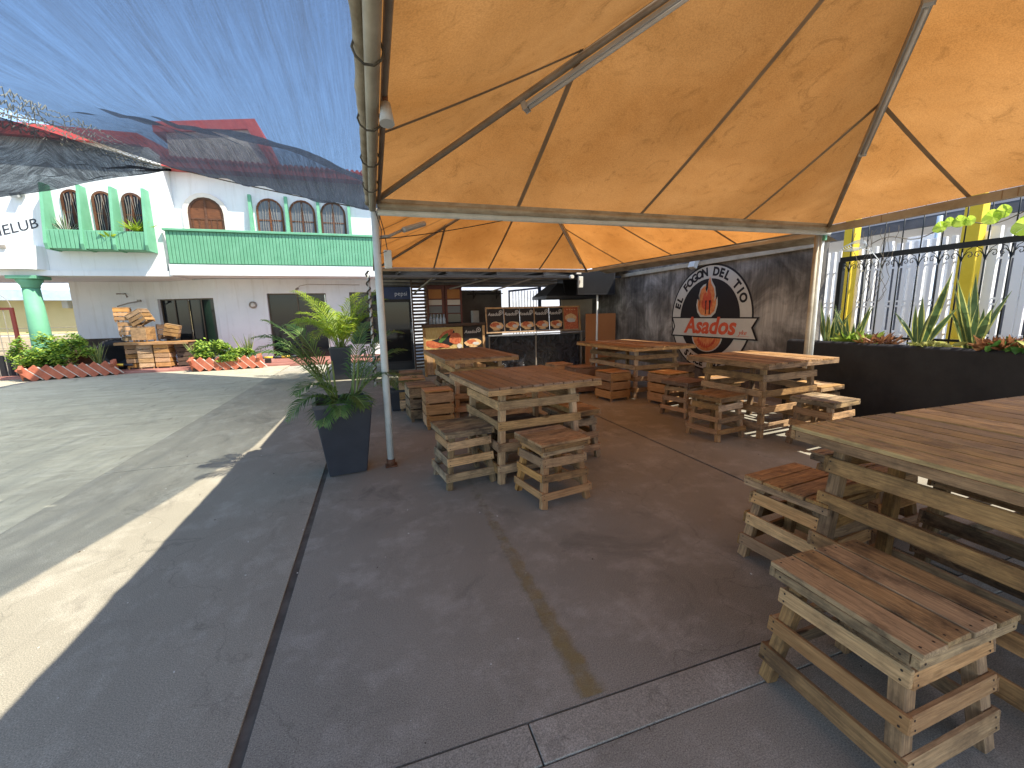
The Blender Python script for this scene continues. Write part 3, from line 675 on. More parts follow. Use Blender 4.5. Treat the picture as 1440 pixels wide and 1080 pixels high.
# ============================================================ WOODEN FURNITURE
def stool(label, loc, rz, top='wood_grey', body='wood_pale', h=.50, w=.44, levels=(.375, .24, .11), spl=.062, name='crate_stool', group='pallet wood stools around the tables', v=0):
    t = thing(name, label, 'stool', (*loc, 0), rz, group); lr = random.Random(hash(label) & 0xffff if False else int((loc[0]*131+loc[1]*977)*10) & 0xffff)
    hw = w/2; n = 4; pw = w/n
    for i in range(n):
        y = -hw+pw*(i+.5); e = lr.uniform(-.004, .004)
        plank('top_board', t, (-hw+e, y, h-.009+lr.uniform(-.0015, .0015)), (hw+e, y+lr.uniform(-.002, .002), h-.009), pw-.008, .018, (0, 0, 1), top, 2, .002, .0012)
    for s in (-1, 1):
        plank('edge_strip', t, (s*(hw-.012), -hw+.002, h-.037), (s*(hw-.012), hw-.002, h-.037), .036, .022, (s, 0, 0), top, 1, .002, .001)
        plank('edge_strip', t, (-hw+.026, s*(hw-.012), h-.037), (hw-.026, s*(hw-.012), h-.037), .036, .022, (0, s, 0), top, 1, .002, .001)
    a = hw-.082
    def off(z): return a+(spl)*(1-z/(h-.02))
    for sx in (-1, 1):
        for sy in (-1, 1):
            plank('leg', t, (sx*off(0), sy*off(0), 0), (sx*off(h-.02), sy*off(h-.02), h-.02), .048, .048, (sx, 0, .1), body, 0, .003, .001)
    for li, z in enumerate(levels):
        hwid = .066 if lr.random() < .6 else .055
        for s in (-1, 1):
            o1 = off(z)+.024+.009; ln = off(z)+.026+lr.uniform(-.004, .008)
            dz = lr.uniform(-.011, .011); dz2 = lr.uniform(-.011, .011)
            mt = lr.choice([body, body, 'wood_pale', 'wood_orange'])
            plank('slat', t, (s*o1, -ln, z+dz), (s*o1, ln, z-dz*.5), hwid, .016, (s, 0, spl/h), mt, 2, .002, .0015)
            mt = lr.choice([body, body, 'wood_orange', 'wood_brown', 'wood_pale'])
            plank('slat', t, (-ln-.012, s*(o1+.0), z+dz2), (ln+.012, s*(o1+.0), z-dz2*.5), hwid, .016, (0, s, spl/h), mt, 2, .002, .0015)
    return t
def crate(label, loc, rz, mat='wood_orange', h=.48, lx=.42, ly=.34, z0=.03, name='crate_stool', cat='crate stool', group='box crates used as seats', zoff=0, rot=None, rows=3):
    """straight sided fruit crate stood up as a seat"""
    t = thing(name, label, cat, (*loc[:2], zoff), rz, group)
    if rot: t.rotation_euler = rot
    lr = random.Random(int((loc[0]*77+loc[1]*331)*10) & 0xffff)
    hx, hy = lx/2, ly/2; sh = (h-z0-.02)/rows
    for sx in (-1, 1):
        for sy in (-1, 1): plank('corner_post', t, (sx*(hx-.03), sy*(hy-.03), 0), (sx*(hx-.03), sy*(hy-.03), h-.016), .036, .036, (sx, 0, 0), mat, 0, .003)
    for k in range(rows):
        z = z0+sh*(k+.5)+.005
        for s in (-1, 1):
            plank('side_board', t, (-hx, s*(hy-.004), z+lr.uniform(-.004, .004)), (hx, s*(hy-.004), z+lr.uniform(-.004, .004)), sh-.022, .014, (0, s, 0), mat, 2, .002, .0015)
            plank('side_board', t, (s*(hx-.004), -hy+.012, z), (s*(hx-.004), hy-.012, z), sh-.022, .012, (s, 0, 0), mat, 2, .002, .0015)
    for i in range(3):
        y = -hy+ly/3*(i+.5); plank('top_board', t, (-hx, y, h-.008), (hx, y, h-.008), ly/3-.006, .014, (0, 0, 1), mat, 1, .002, .001)
    return t
def table(label, c, rz, lx, ly, top, body, h=.87, levels=(.68, .51, .33, .14), inset=.15, along='y', pw=.1, edge=None):
    t = thing('pallet_table', label, 'table', (*c, 0), rz, 'pallet wood tables on the tent floor'); lr = random.Random(int((c[0]*57+c[1]*211)*10) & 0xffff)
    hx, hy = lx/2, ly/2; n = max(3, round(lx/pw)); pw = lx/n
    for i in range(n):
        x = -hx+pw*(i+.5); e = lr.uniform(-.006, .006)
        plank('top_board', t, (x, -hy+e*.3, h-.010+lr.uniform(-.0015, .0015)), (x+lr.uniform(-.002, .002), hy+e*.3, h-.010), pw-.010, .020, (0, 0, 1), top, 2, .002, .001)
    ed = edge or body
    for s in (-1, 1):
        plank('edge_strip', t, (-hx+.002, s*(hy-.012), h-.0425), (hx-.002, s*(hy-.012), h-.0425), .044, .022, (0, s, 0), ed, 1, .002, .001)
        plank('edge_strip', t, (s*(hx-.012), -hy+.026, h-.0425), (s*(hx-.012), hy-.026, h-.0425), .044, .022, (s, 0, 0), ed, 1, .002, .001)
    ax, ay, spl = hx-inset-.05, hy-inset-.05, .05
    def off(z): return spl*(1-z/h)
    for sx in (-1, 1):
        for sy in (-1, 1):
            plank('leg', t, (sx*(ax+spl), sy*(ay+spl), 0), (sx*ax, sy*ay, h-.022), .055, .055, (sx, 0, .05), body, 0, .004, .001)
    for z in levels:
        for s in (-1, 1):
            o1 = .0275+.009+off(z); d = lr.uniform(-.006, .006)
            mt = body if lr.random() < .7 else 'wood_brown'
            plank('slat', t, (s*(ax+o1), -(ay+o1), z+d), (s*(ax+o1), ay+o1, z-d), .075, .018, (s, 0, spl/h), mt, 2, .003, .0015)
            plank('slat', t, (-(ax+o1)-.012, s*(ay+o1), z+d), (ax+o1+.012, s*(ay+o1), z+d*.3), .075, .018, (0, s, spl/h), mt, 2, .003, .0015)
    return t
table('square table with reddish-brown board top, nearest the tent post', (1.29, 3.72), R_(6), 1.08, 1.13, 'wood_red', 'wood_pale')
table('table with dark reddish top in front of the big food poster', (1.33, 6.35), R_(3), 1.05, 1.75, 'wood_red', 'wood_pale', inset=.17)
table('long table seen corner-on beside the orange-brown board', (4.48, 6.6), R_(3), 1.28, 1.8, 'wood_brown', 'wood_pale', inset=.2)
table('weathered brown table in front of the painted wall emblem', (4.45, 3.88), R_(5), 1.2, 1.12, 'wood_brown', 'wood_brown')
table('large near table at the right edge with yellowish weathered boards', (2.285, .86), R_(-1), .72, 1.22, 'wood_yellow', 'wood_brown', inset=.11, levels=(.70, .52, .30, .12), pw=.12, edge='wood_brown')
table('second near table butted against the right side of the large one, partly out of frame', (3.30, .84), R_(-1), 1.26, 1.22, 'wood_yellow', 'wood_grey', inset=.14, levels=(.70, .52, .30, .12), pw=.12, edge='wood_brown')

stool('foreground stool with four dirty top boards and orange side slats, at the bottom right', (1.60, .84), R_(90), 'wood_grey', 'wood_brown', .50, .47, (.375, .245, .115))
stool('brown stool half under the left end of the large near table', (2.22, 1.56), R_(6), 'wood_brown', 'wood_brown', .50, .45)
stool('grey-topped stool left of the reddish square table, nearest the tent post foot', (.67, 3.52), R_(8), 'wood_grey', 'wood_grey')
stool('brown-topped orange-slatted stool in front of the reddish square table', (1.27, 2.93), R_(9), 'wood_brown', 'wood_orange', .50, .44, (.435, .34, .225, .10))
stool('pale-slatted stool on the right side of the reddish square table', (1.84, 3.75), R_(5), 'wood_brown', 'wood_grey')
stool('dark-topped stool pushed under the reddish square table', (1.20, 3.62), R_(3), 'wood_dark', 'wood_grey', .46)
stool('weathered stool left of the table before the painted emblem', (3.68, 3.72), R_(7), 'wood_brown', 'wood_brown')
stool('worn stool at the far left corner of the table before the emblem', (4.05, 4.68), R_(12), 'wood_red', 'wood_brown', .49)
stool('dusty grey-topped stool in front of the table before the emblem', (4.40, 3.02), R_(6), 'wood_grey', 'wood_brown', .52)
stool('sunlit stool right of the table before the emblem, against the black planter wall', (5.22, 3.72), R_(4), 'wood_pale', 'wood_brown')
stool('stool pushed under the far side of the table before the emblem', (4.75, 4.75), R_(3), 'wood_brown', 'wood_brown', .46)
stool('stool hidden under the second near table, only its slats showing', (3.0, 1.75), R_(4), 'wood_grey', 'wood_brown', .48)
stool('pale narrow stool at the far left, beside the far tent post', (.55, 7.45), R_(-4), 'wood_grey', 'wood_pale', .48, .40)
crate('tall orange crate seat with wide boards, left of the reddish square table', (.72, 5.40), R_(2), 'wood_orange', .50, .36, .34)
crate('grey weathered crate seat behind the tall orange one', (.56, 5.95), R_(3), 'wood_grey', .49, .38, .50)
crate('pale crate seat between the grey crate and the narrow stool', (.50, 6.65), R_(-3), 'wood_pale', .49, .40, .42)
crate('light crate seat between the two reddish tables', (1.42, 4.95), R_(2), 'wood_pale', .48, .62, .40)
crate('pale crate seat under the dark reddish table', (1.15, 6.15), R_(2), 'wood_pale', .46, .42, .40)
crate('orange crate seat left of the front leg of the long table', (3.72, 6.0), R_(8), 'wood_orange', .48, .40, .42)
crate('bright orange crate seat right of the front leg of the long table', (4.33, 5.38), R_(10), 'wood_orange', .50, .44, .42)
crate('reddish crate seat at the left end of the long table', (3.52, 6.75), R_(4), 'wood_red', .48, .44, .42)
crate('pale crate seat farthest left at the long table, beside the counter', (3.36, 7.35), R_(4), 'wood_pale', .48, .40, .40)
crate('crate seat between the long table and the painted emblem', (5.28, 6.3), R_(6), 'wood_brown', .48, .42, .40)

# ============================================================ KITCHEN BEHIND THE TABLES
kr = thing('kitchen_roof', 'low dark metal sheet roof on beams over the kitchen', 'roof')
mb = MB(); mb.box((3.6, 11.3, 2.52), (6.9, 3.9, .03), Euler((R_(2), 0, 0)).to_matrix()); mb.obj('sheet', 'darkroof', kr)
for x in (.6, 1.6, 2.75, 3.9, 5.1, 6.3):
    mb = MB(); mb.bar((x, 9.35, 2.38), (x, 13.2, 2.46), .05, .07); mb.obj('rafter', 'black', kr)
for y in (9.9, 10.9, 12.0):
    mb = MB(); mb.bar((.2, y, 2.30), (6.9, y, 2.30), .05, .05); mb.obj('purlin', 'hip', kr)
mb = MB(); mb.bar((.2, 9.4, 2.28), (6.0, 9.4, 2.30), .05, .05); mb.obj('purlin', 'black', kr)
for (a, b_) in (((1.35, 9.5, 2.30), (1.0, 10.6, 2.0)), ((3.9, 9.4, 2.33), (2.9, 10.4, 2.02)), ((2.9, 9.5, 2.32), (1.9, 10.8, 2.1))):
    mb = MB(); mb.bar(a, b_, .03, .03); mb.obj('brace', 'hip', kr)
mb = MB(); mb.boxmm((.15, 13.21, 2.30), (7.0, 13.26, 2.62)); mb.obj('fascia', 'darkroof', kr)  # dark strip added to close off the bright gap behind the roof
# fridge
fr = thing('drinks_fridge', 'tall black glass-door fridge with a blue header reading pepsi', 'fridge', (.57, 11.0, 0))
mb = MB(); mb.boxmm((-.36, 0, .08), (.36, .6, 2.17), 0, .01); mb.obj('body', 'fridge', fr)
mb = MB(); mb.boxmm((-.35, -.02, 1.86), (.35, 0, 2.16), 0, .005); mb.obj('header', 'fridgeblue', fr)
mb = MB(); add_text(mb, 'pepsi', frame((.12, -.024, 1.95), (1, 0, 0), (0, 0, 1)), .15); mb.obj('lettering', 'bluewhite', fr)
mb = MB(); mb.ring([(-.35, -.03, .25), (.35, -.03, .25), (.35, -.03, 1.84), (-.35, -.03, 1.84)], [(-.30, -.03, .30), (.30, -.03, .30), (.30, -.03, 1.79), (-.30, -.03, 1.79)], (0, .03, 0)); d = mb.obj('door', 'black', fr)
mb = MB(); mb.boxmm((-.30, -.018, .30), (.30, -.01, 1.79)); mb.obj('pane', 'glass', d)
mb = MB(); mb.tube([(.32, -.06, .8), (.32, -.06, 1.3)], .012, 8); mb.obj('handle', 'steel', d)
for z in (.6, .95, 1.3):
    mb = MB(); mb.boxmm((-.29, -.006, z), (.29, -.002, z+.02)); mb.obj('shelf', 'steel', fr)
# slatted screen
ss = thing('slatted_screen', 'narrow brown slatted screen with daylight showing between its slats', 'screen', (0, 0, 0))
for i in range(26):
    z = .16+i*.082; plank('slat', ss, (.93, 10.55, z), (1.26, 10.6, z+.005), .05 if i > 10 else .045, .012, (0, 1, .25), 'wood_dark', 0, .002)
for x in (.92, 1.27): plank('stile', ss, (x, 10.58, 0), (x, 10.58, 2.3), .04, .03, (0, 1, 0), 'wood_dark', 0, .002)
# cabinet
cb = thing('glass_cabinet', 'maroon two-door glass cabinet holding bottles behind the big poster', 'cabinet', (1.75, 10.8, 0))
mb = MB(); mb.boxmm((-.46, .05, .0), (.46, .45, 2.2), 0, .005); mb.obj('body', 'maroon', cb)
for s in (-1, 1):
    x0, x1 = (-.45, -.02) if s < 0 else (.02, .45)
    mb = MB(); mb.ring([(x0, 0, .4), (x1, 0, .4), (x1, 0, 2.19), (x0, 0, 2.19)], [(x0+.05, 0, .5), (x1-.05, 0, .5), (x1-.05, 0, 2.09), (x0+.05, 0, 2.09)], (0, .04, 0)); d = mb.obj('door', 'maroon', cb)
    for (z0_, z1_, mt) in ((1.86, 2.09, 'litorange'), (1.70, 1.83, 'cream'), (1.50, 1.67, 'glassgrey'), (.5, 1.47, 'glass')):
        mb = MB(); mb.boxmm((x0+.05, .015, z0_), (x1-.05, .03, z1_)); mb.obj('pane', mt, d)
for i in range(5):
    mb = MB(); mb.lathe([(.001, 0), (.04, 0), (.042, .2), (.03, .24), (.014, .28), (.014, .33), (.001, .33)], 10, (-.38+i*.085, -.045, 1.14)); o = mb.obj('plastic_bottle', 'bottle'); o.location = (1.75, 10.8, 0)
    tag(o, ['leftmost clear bottle before the maroon cabinet', 'second clear bottle from the left before the maroon cabinet', 'middle clear bottle of five before the maroon cabinet', 'fourth clear bottle from the left before the maroon cabinet', 'rightmost clear bottle before the maroon cabinet'][i], 'bottle', 'bottles in front of the cabinet')
# back walls
kw = thing('kitchen_back_wall', 'grey wall at the back of the kitchen with an opening at its right', 'wall')
mb = MB(); mb.boxmm((2.3, 11.75, 0), (3.55, 11.85, 2.12)); mb.obj('wall_section', 'greywall', kw)
mb = MB(); mb.boxmm((.25, 12.3, 0), (.88, 12.4, 2.4)); mb.obj('wall_section', 'greywall', kw)
mb = MB(); mb.boxmm((5.2, 11.2, 0), (6.9, 11.3, 2.4)); mb.obj('wall_section', 'beigewall', kw)
tag(MB().boxmm((.7, 14.2, -.02), (8.6, 14.4, 3.2)).obj('rear_building_wall', 'bluewhite'), 'bright white wall outside behind the kitchen opening', 'wall')
# shelf with fan
sh = thing('wall_shelf', 'thin dark bracket shelf on the grey kitchen wall', 'shelf', (0, 0, 0))
mb = MB(); mb.boxmm((2.55, 11.4, 2.0), (3.5, 11.74, 2.02)); mb.obj('board', 'black', sh)
for x in (2.72, 3.4):
    mb = MB(); mb.tube([(x, 11.72, 1.88), (x, 11.72, 2.12)], .01, 6); mb.tube([(x, 11.73, 1.9), (x, 11.42, 2.0)], .008, 6); mb.obj('bracket', 'black', sh)
bw = MB().boxmm((2.62, 11.45, 1.2), (2.8, 11.7, 1.55), 0, .01).obj('water_container', 'pipe'); 
tag(bw, 'white container standing on the ledge by the grey wall', 'container'); bw.location = (.0, 0, 0)
# barred gate
gt = thing('barred_gate', 'blue-black framed gate with upright bars against the bright wall', 'gate', (0, 12.2, 0))
mb = MB(); mb.ring([(3.92, 0, 1.0), (4.98, 0, 1.0), (4.98, 0, 2.24), (3.92, 0, 2.14)], [(3.96, 0, 1.05), (4.88, 0, 1.05), (4.88, 0, 2.18), (3.96, 0, 2.09)], (0, .04, 0)); mb.obj('gate_frame', 'fridgeblue', gt)
for i in range(9):
    mb = MB(); x = 4.06+i*.095; mb.tube([(x, .02, 0), (x, .02, 2.13)], .009, 6); mb.obj('bar', 'black', gt)
# range hood
hd = thing('range_hood', 'dark flared range hood hanging above the grill', 'hood', (0, 0, 0))
mb = MB()
b0 = [(4.18, 9.9, 1.80), (5.7, 9.9, 1.80), (5.7, 10.9, 1.80), (4.18, 10.9, 1.80)]; b1 = [(x, y, 1.87) for x, y, z in b0]; b2 = [(4.62, 10.2, 2.2), (5.5, 10.2, 2.2), (5.5, 10.8, 2.2), (4.62, 10.8, 2.2)]
for lo, hi in ((b0, b1), (b1, b2)):
    for i in range(4): mb.poly([lo[i], lo[(i+1) % 4], hi[(i+1) % 4], hi[i]])
mb.poly(b2); mb.obj('canopy', 'hood', hd)
mb = MB(); mb.boxmm((4.85, 10.3, 2.2), (5.3, 10.7, 2.36)); mb.obj('duct', 'hood', hd)
mb = MB(); mb.tube([(4.72, 9.95, 1.86), (4.66, 9.95, 2.32)], .012, 6); mb.obj('hanger', 'black', hd)
mb = MB(); mb.tube([(4.78, 10.3, 1.0), (4.74, 10.3, 1.8)], .02, 8); mb.obj('strut', 'black', hd)
# tv
tv = thing('television', 'large flat black television mounted high at the far tent corner', 'television', (5.27, 9.3, 2.16), R_(2))
mb = MB(); mb.boxmm((-.53, 0, -.30), (.53, .06, .30), 0, .008); mb.obj('case', 'black', tv)
mb = MB(); mb.boxmm((-.50, -.004, -.26), (.50, -.001, .27)); mb.obj('screen', 'screen', tv)
mb = MB(); mb.tube([(.08, .1, -2.14), (.08, .1, -.1)], .025, 8); mb.obj('pole', 'pipe', tv)
sp_ = thing('security_camera', 'small white camera and box clipped to the far beam beside the television', 'camera', (4.62, 9.1, 2.3))
mb = MB(); mb.tube([(-.12, -.02, -.03), (-.12, .08, -.03)], .045, 12); mb.obj('lens_housing', 'pipe', sp_)
mb = MB(); mb.boxmm((.06, 0, -.28), (.17, .06, -.02), 0, .006); mb.obj('box', 'pipe', sp_)
mb = MB(); mb.boxmm((.0, 0, .03), (.12, .04, .09), 0, .004); mb.obj('bracket', 'cream', sp_)

# counter with the big poster
ct = thing('poster_counter', 'wooden serving counter faced with a big poster of sausages', 'counter', (0, 10, 0))
for x in (1.10, 2.54): plank('post', ct, (x, 0, 0), (x, 0, 1.2), .06, .05, (0, -1, 0), 'wood_pale', 0, .003)
plank('top_rail', ct, (1.05, -.01, 1.20), (2.60, -.01, 1.22), .07, .09, (0, -1, 0), 'wood_dark', 0, .003)
plank('bottom_rail', ct, (1.13, 0, .60), (2.51, 0, .60), .05, .04, (0, -1, 0), 'wood_pale', 0, .003)
for i in range(9): plank('front_board', ct, (1.20+i*.153, .01, .03), (1.20+i*.153, .01, .575), .148, .015, (0, -1, 0), 'wood_pale', 1, .002)
mb = MB(); mb.boxmm((1.13, -.005, .63), (2.02, .01, 1.16)); p1_ = mb.obj('poster', 'posteryel', ct)
mb = MB(); lr = random.Random(4)
def blob(mb, cx, cz, rx, rz_, y, mi=0, a=0, n=14, j=.12, lr=lr):
    pts = []
    for k in range(n):
        th = 2*math.pi*k/n; rr = 1+lr.uniform(-j, j); dx, dz = math.cos(th)*rx*rr, math.sin(th)*rz_*rr
        pts.append((cx+dx*math.cos(a)-dz*math.sin(a), y, cz+dx*math.sin(a)+dz*math.cos(a)))
    mb.poly(pts, mi)
blob(mb, 1.52, .79, .36, .13, -.0065, 1, .1); blob(mb, 1.62, .93, .24, .11, -.0075, 1, .4); blob(mb, 1.30, .76, .20, .08, -.0085, 0, -.2); blob(mb, 1.62, 1.0, .20, .07, -.0095, 0, .5); blob(mb, 1.84, .88, .15, .15, -.0105, 0); blob(mb, 1.45, .74, .26, .05, -.0115, 0, -.15); blob(mb, 1.55, .90, .16, .05, -.0120, 2, .7); blob(mb, 1.93, .70, .07, .06, -.013, 3)
mb.obj('food_picture', ['posterred', 'posterblack', 'bushdk', 'mwhite'], p1_)
def menu(par, T, w, h, kind):
    """black poster with white title, ring emblem and a plate of food, on plane T (x right, y up)"""
    mb = MB(); mb.box((0, 0, 0), (w, h, .006)); me = mb; 
    for v in mb.bm.verts: v.co = T @ v.co
    p = mb.obj('menu_poster', 'posterblack' if kind != 'red' else 'posterred', par)
    mb = MB(); lr = random.Random(kind if isinstance(kind, int) else 99)
    def bl(cx, cy, rx, ry, z, mi):
        pts = []
        for k in range(16):
            th = k*math.pi/8; rr = 1+lr.uniform(-.15, .15); pts.append(T @ Vector((cx+rx*rr*math.cos(th), cy+ry*rr*math.sin(th), z)))
        mb.poly(pts, mi)
    if kind == 'red':
        bl(0, .02, w*.40, h*.18, .005, 1); bl(0, -.1*h, w*.3, h*.1, .006, 2)
        for k in range(4):
            me_ = [T @ Vector((x, h*.38-k*.022*0+y, .0055)) for x, y in ((-w*.3+k*w*.17, 0), (-w*.3+k*w*.17+w*.1, 0), (-w*.3+k*w*.17+w*.1, .02), (-w*.3+k*w*.17, .02))]
            mb.poly(me_, 1)
    else:
        bl(0, -h*.24, w*.46, h*.17, .005, 1); bl(-w*.08, -h*.2, w*.30, h*.11, .006, 0); bl(w*.16, -h*.28, w*.18, h*.07, .007, 2); bl(0, -h*.42, w*.25, h*.03, .005, 1)
        add_text(mb, 'Asados', T @ frame((-w*.12, h*.20, .005), (1, 0, 0), (0, 1, 0)), h*.20, 2, extrude=.0005, shear=.25, bold=.002)
        c = Vector((w*.33, h*.34, .005)); o_, i_ = [], []
        for k in range(14):
            a = k*2*math.pi/14; e = Vector((math.cos(a), math.sin(a), 0)); o_.append(T @ (c+e*w*.13)); i_.append(T @ (c+e*w*.09))
        mb.ring(o_, i_, T.to_3x3() @ Vector((0, 0, .001)), 2)
        mb.poly([T @ (c+Vector((math.cos(k*math.pi/4)*w*.045, math.sin(k*math.pi/4)*w*.045, .001))) for k in range(8)], 2)
    mb.obj('print', ['posterred', 'postertan', 'mwhite'], p)
menu(ct, frame((2.27, -.005, .895), (1, 0, 0), (0, 0, 1)), .44, .53, 5)
# tilted menu board on a black sheeted counter
mc = thing('menu_counter', 'counter wrapped in black plastic with a row of six menu posters leaning above it', 'counter', (0, 0, 0))
mb = MB(); G = []
for i in range(31):
    row = []
    for j in range(9):
        x = 2.72+2.5*i/30; z = .02+.86*j/8; y = 10.12+.035*mnoise.noise(Vector((x*3, z*3, 0)))+.02*mnoise.noise(Vector((x*9, z*8, 3)))
        row.append(mb.bm.verts.new((x, y, z)))
    G.append(row)
for i in range(30):
    for j in range(8): mb.bm.faces.new((G[i][j], G[i+1][j], G[i+1][j+1], G[i][j+1])).smooth = True
mb.obj('plastic_sheet', 'plastic', mc)
mb = MB(); mb.boxmm((2.70, 10.16, 0), (5.2, 10.7, .87)); mb.obj('counter_body', 'black', mc)
for x in (2.68, 3.92, 5.22):
    mb = MB(); mb.bar((x, 10.0, .03), (x, 10.0, .93), .03, .03); mb.obj('post', 'hip', mc)
mb = MB(); mb.bar((2.64, 9.9, .92), (5.38, 9.9, .95), .12, .025); mb.obj('shelf_edge', 'steel', mc)
for x in (2.75, 3.95, 5.25):
    mb = MB(); mb.bar((x, 9.98, .70), (x+.12, 9.85, .90), .015, .015); mb.obj('bracket', 'black', mc)
TB = frame((0, 9.95, .96), (1, 0, .004), (0, .12, .99))
mb = MB()
menuT = []
x0 = 2.62; wds = [.40, .40, .38, .40, .39, .42]; x = x0+.05
plank('frame_rail', mc, TB @ Vector((x0, .62, 0)), TB @ Vector((5.16, .62, 0)), .035, .03, TB.to_3x3() @ Vector((0, 0, 1)), 'wood_pale', 0, .003)
plank('frame_rail', mc, TB @ Vector((x0, .02, 0)), TB @ Vector((5.16, .02, 0)), .035, .03, TB.to_3x3() @ Vector((0, 0, 1)), 'wood_pale', 0, .003)
for i, wd in enumerate(wds):
    c = TB @ frame((x+wd/2, .32, .0), (1, 0, 0), (0, 1, 0)); menu(mc, c, wd-.01, .56, 'red' if i == 5 else i+10); x += wd
    if i in (0, 2, 4): plank('frame_stile', mc, TB @ Vector((x+.01, .03, .01)), TB @ Vector((x+.01, .61, .01)), .025, .02, TB.to_3x3() @ Vector((0, 0, 1)), 'wood_pale', 0, .002); x += .02
for xx in (x0, 5.16): plank('frame_stile', mc, TB @ Vector((xx, .0, 0)), TB @ Vector((xx, .64, 0)), .03, .03, TB.to_3x3() @ Vector((0, 0, 1)), 'wood_pale', 0, .002)
ob = MB().boxmm((5.24, 9.78, .02), (6.12, 9.81, 1.40), 0, .003).obj('orange_board', 'orangeboard')
tag(ob, 'plain orange-brown board standing upright under the television', 'board')
# small stack of ladder crates by the board

# ============================================================ MURAL WALL
mw = MB(); mw.boxmm((6.2, 4.55, 0), (6.4, 11.2, 2.95)); tag(mw.obj('side_wall', 'muralwall'), 'dark smoke-stained rendered wall carrying the painted round emblem', 'wall')
mb = MB(); mb.boxmm((6.14, 4.6, 2.30), (6.198, 9.6, 2.38), 0, .004); tag(mb.obj('wall_gutter', 'pipewarm'), 'pale gutter rail along the top of the emblem wall under the tent', 'gutter')
hb = MB().box((6.1, 6.95, 2.36), (.10, .16, .22), Euler((0, .4, 0)).to_matrix(), 0, .005).obj('wall_bracket_box', 'pipe'); tag(hb, 'pale square box fixed to the rail above the emblem', 'box')
mu = thing('wall_emblem', 'painted round emblem reading EL FOGON DEL TIO, Asados, SINCE 2024 with flames', 'mural', (6.2, 6.61, 1.28))
# local frame: X = to the right as seen from the tent (-Y), Y = up, Z = towards the tent
TM = frame((0, 0, 0), (0, -1, 0), (0, 0, 1))
def disc(r, z, mat, name, rin=None, n=64):
    mb = MB(); pts = [TM @ Vector((r*math.cos(2*math.pi*k/n), r*.985*math.sin(2*math.pi*k/n), z)) for k in range(n)]
    if rin: mb.ring(pts, [TM @ Vector((rin*math.cos(2*math.pi*k/n), rin*.985*math.sin(2*math.pi*k/n), z)) for k in range(n)], TM.to_3x3() @ Vector((0, 0, .001)))
    else: mb.poly(pts)
    return mb.obj(name, mat, mu)
disc(1.045, .003, 'mblack', 'outline'); disc(1.01, .007, 'mwhite', 'ring'); disc(.765, .011, 'mblack', 'centre')
def flat(pts, z, mat, name, mb=None, mi=0):
    own = mb is None; mb = mb or MB(); mb.poly([TM @ Vector((x, y, z)) for x, y in pts], mi)
    return mb.obj(name, mat, mu) if own else None
# flame above: closed outline
fl = [(-.02, -.0), (-.16, .03), (-.24, .12), (-.27, .24), (-.25, .36), (-.20, .27), (-.22, .42), (-.19, .54), (-.12, .60), (-.05, .62), (-.07, .54), (-.03, .47), (.0, .56), (.0, .66), (.04, .80), (.08, .66), (.16, .55), (.19, .42), (.18, .28), (.23, .38), (.24, .24), (.20, .10), (.10, .02)]
FX, FY = -.02, .02
def fs(k, dx=0, dy=0): return [((x*k)+FX+dx, (y-.35)*k+.35+FY+dy) for x, y in fl]
mb = MB(); mb.poly([TM @ Vector((x, y, .015)) for x, y in fs(1.08)]); bmesh.ops.triangulate(mb.bm, faces=mb.bm.faces); mb.obj('flame_outline', 'mwhite', mu)
mb = MB(); mb.poly([TM @ Vector((x, y, .019)) for x, y in fs(.94)]); bmesh.ops.triangulate(mb.bm, faces=mb.bm.faces); mb.obj('flame', 'morange', mu)
mb = MB(); mb.poly([TM @ Vector((x, y, .0215)) for x, y in fs(.55, 0, -.02)]); bmesh.ops.triangulate(mb.bm, faces=mb.bm.faces); mb.obj('flame_core', 'mred', mu)
mb = MB()
for (x, wd) in ((-.05, .02), (.05, .028)):
    mb.poly([TM @ Vector(p) for p in ((x-wd*.5, .08, .024), (x+wd*.5, .08, .024), (x+wd*.5, .26, .024), (x+wd, .34, .024), (x-wd, .34, .024), (x-wd*.5, .26, .024))])
mb.obj('cutlery', 'mblack', mu)
# fire bowl below
mb = MB(); lr = random.Random(8)
pts = [(.40*math.cos(a), -.33+.33*math.sin(a)) for a in [math.pi+math.pi*k/14 for k in range(15)]]
mb.poly([TM @ Vector((x, y, .0125)) for x, y in pts]); mb.obj('fire_bowl', 'mwhite', mu)
mb = MB(); pts = [(.37*math.cos(a), -.34+.30*math.sin(a)) for a in [math.pi+math.pi*k/14 for k in range(15)]]
mb.poly([TM @ Vector((x, y, .0155)) for x, y in pts]); mb.obj('fire', 'morange', mu)
mb = MB()
for k in range(9):
    x = -.32+k*.08; h_ = .10+.05*lr.random(); mb.poly([TM @ Vector((x-.03, -.34-h_*.2, .017+.0004*k)), TM @ Vector((x+.035, -.34-h_*.3, .017+.0004*k)), TM @ Vector((x+.02+.04*lr.uniform(-1, 1), -.30+.03*lr.random(), .017+.0004*k))], k % 2)
for k in range(10):
    a = math.pi*1.1+math.pi*.8*k/9; c_ = Vector((.22*math.cos(a), -.36+.18*math.sin(a), 0)); mb.poly([TM @ (c_+Vector(p)) for p in ((-.03, -.03, .021), (.0, -.045, .021), (.03, -.02, .021), (.01, .05+.02*lr.random(), .021))], 2)
mb.obj('fire_tongue', ['mwhite', 'mblack', 'mred'], mu)
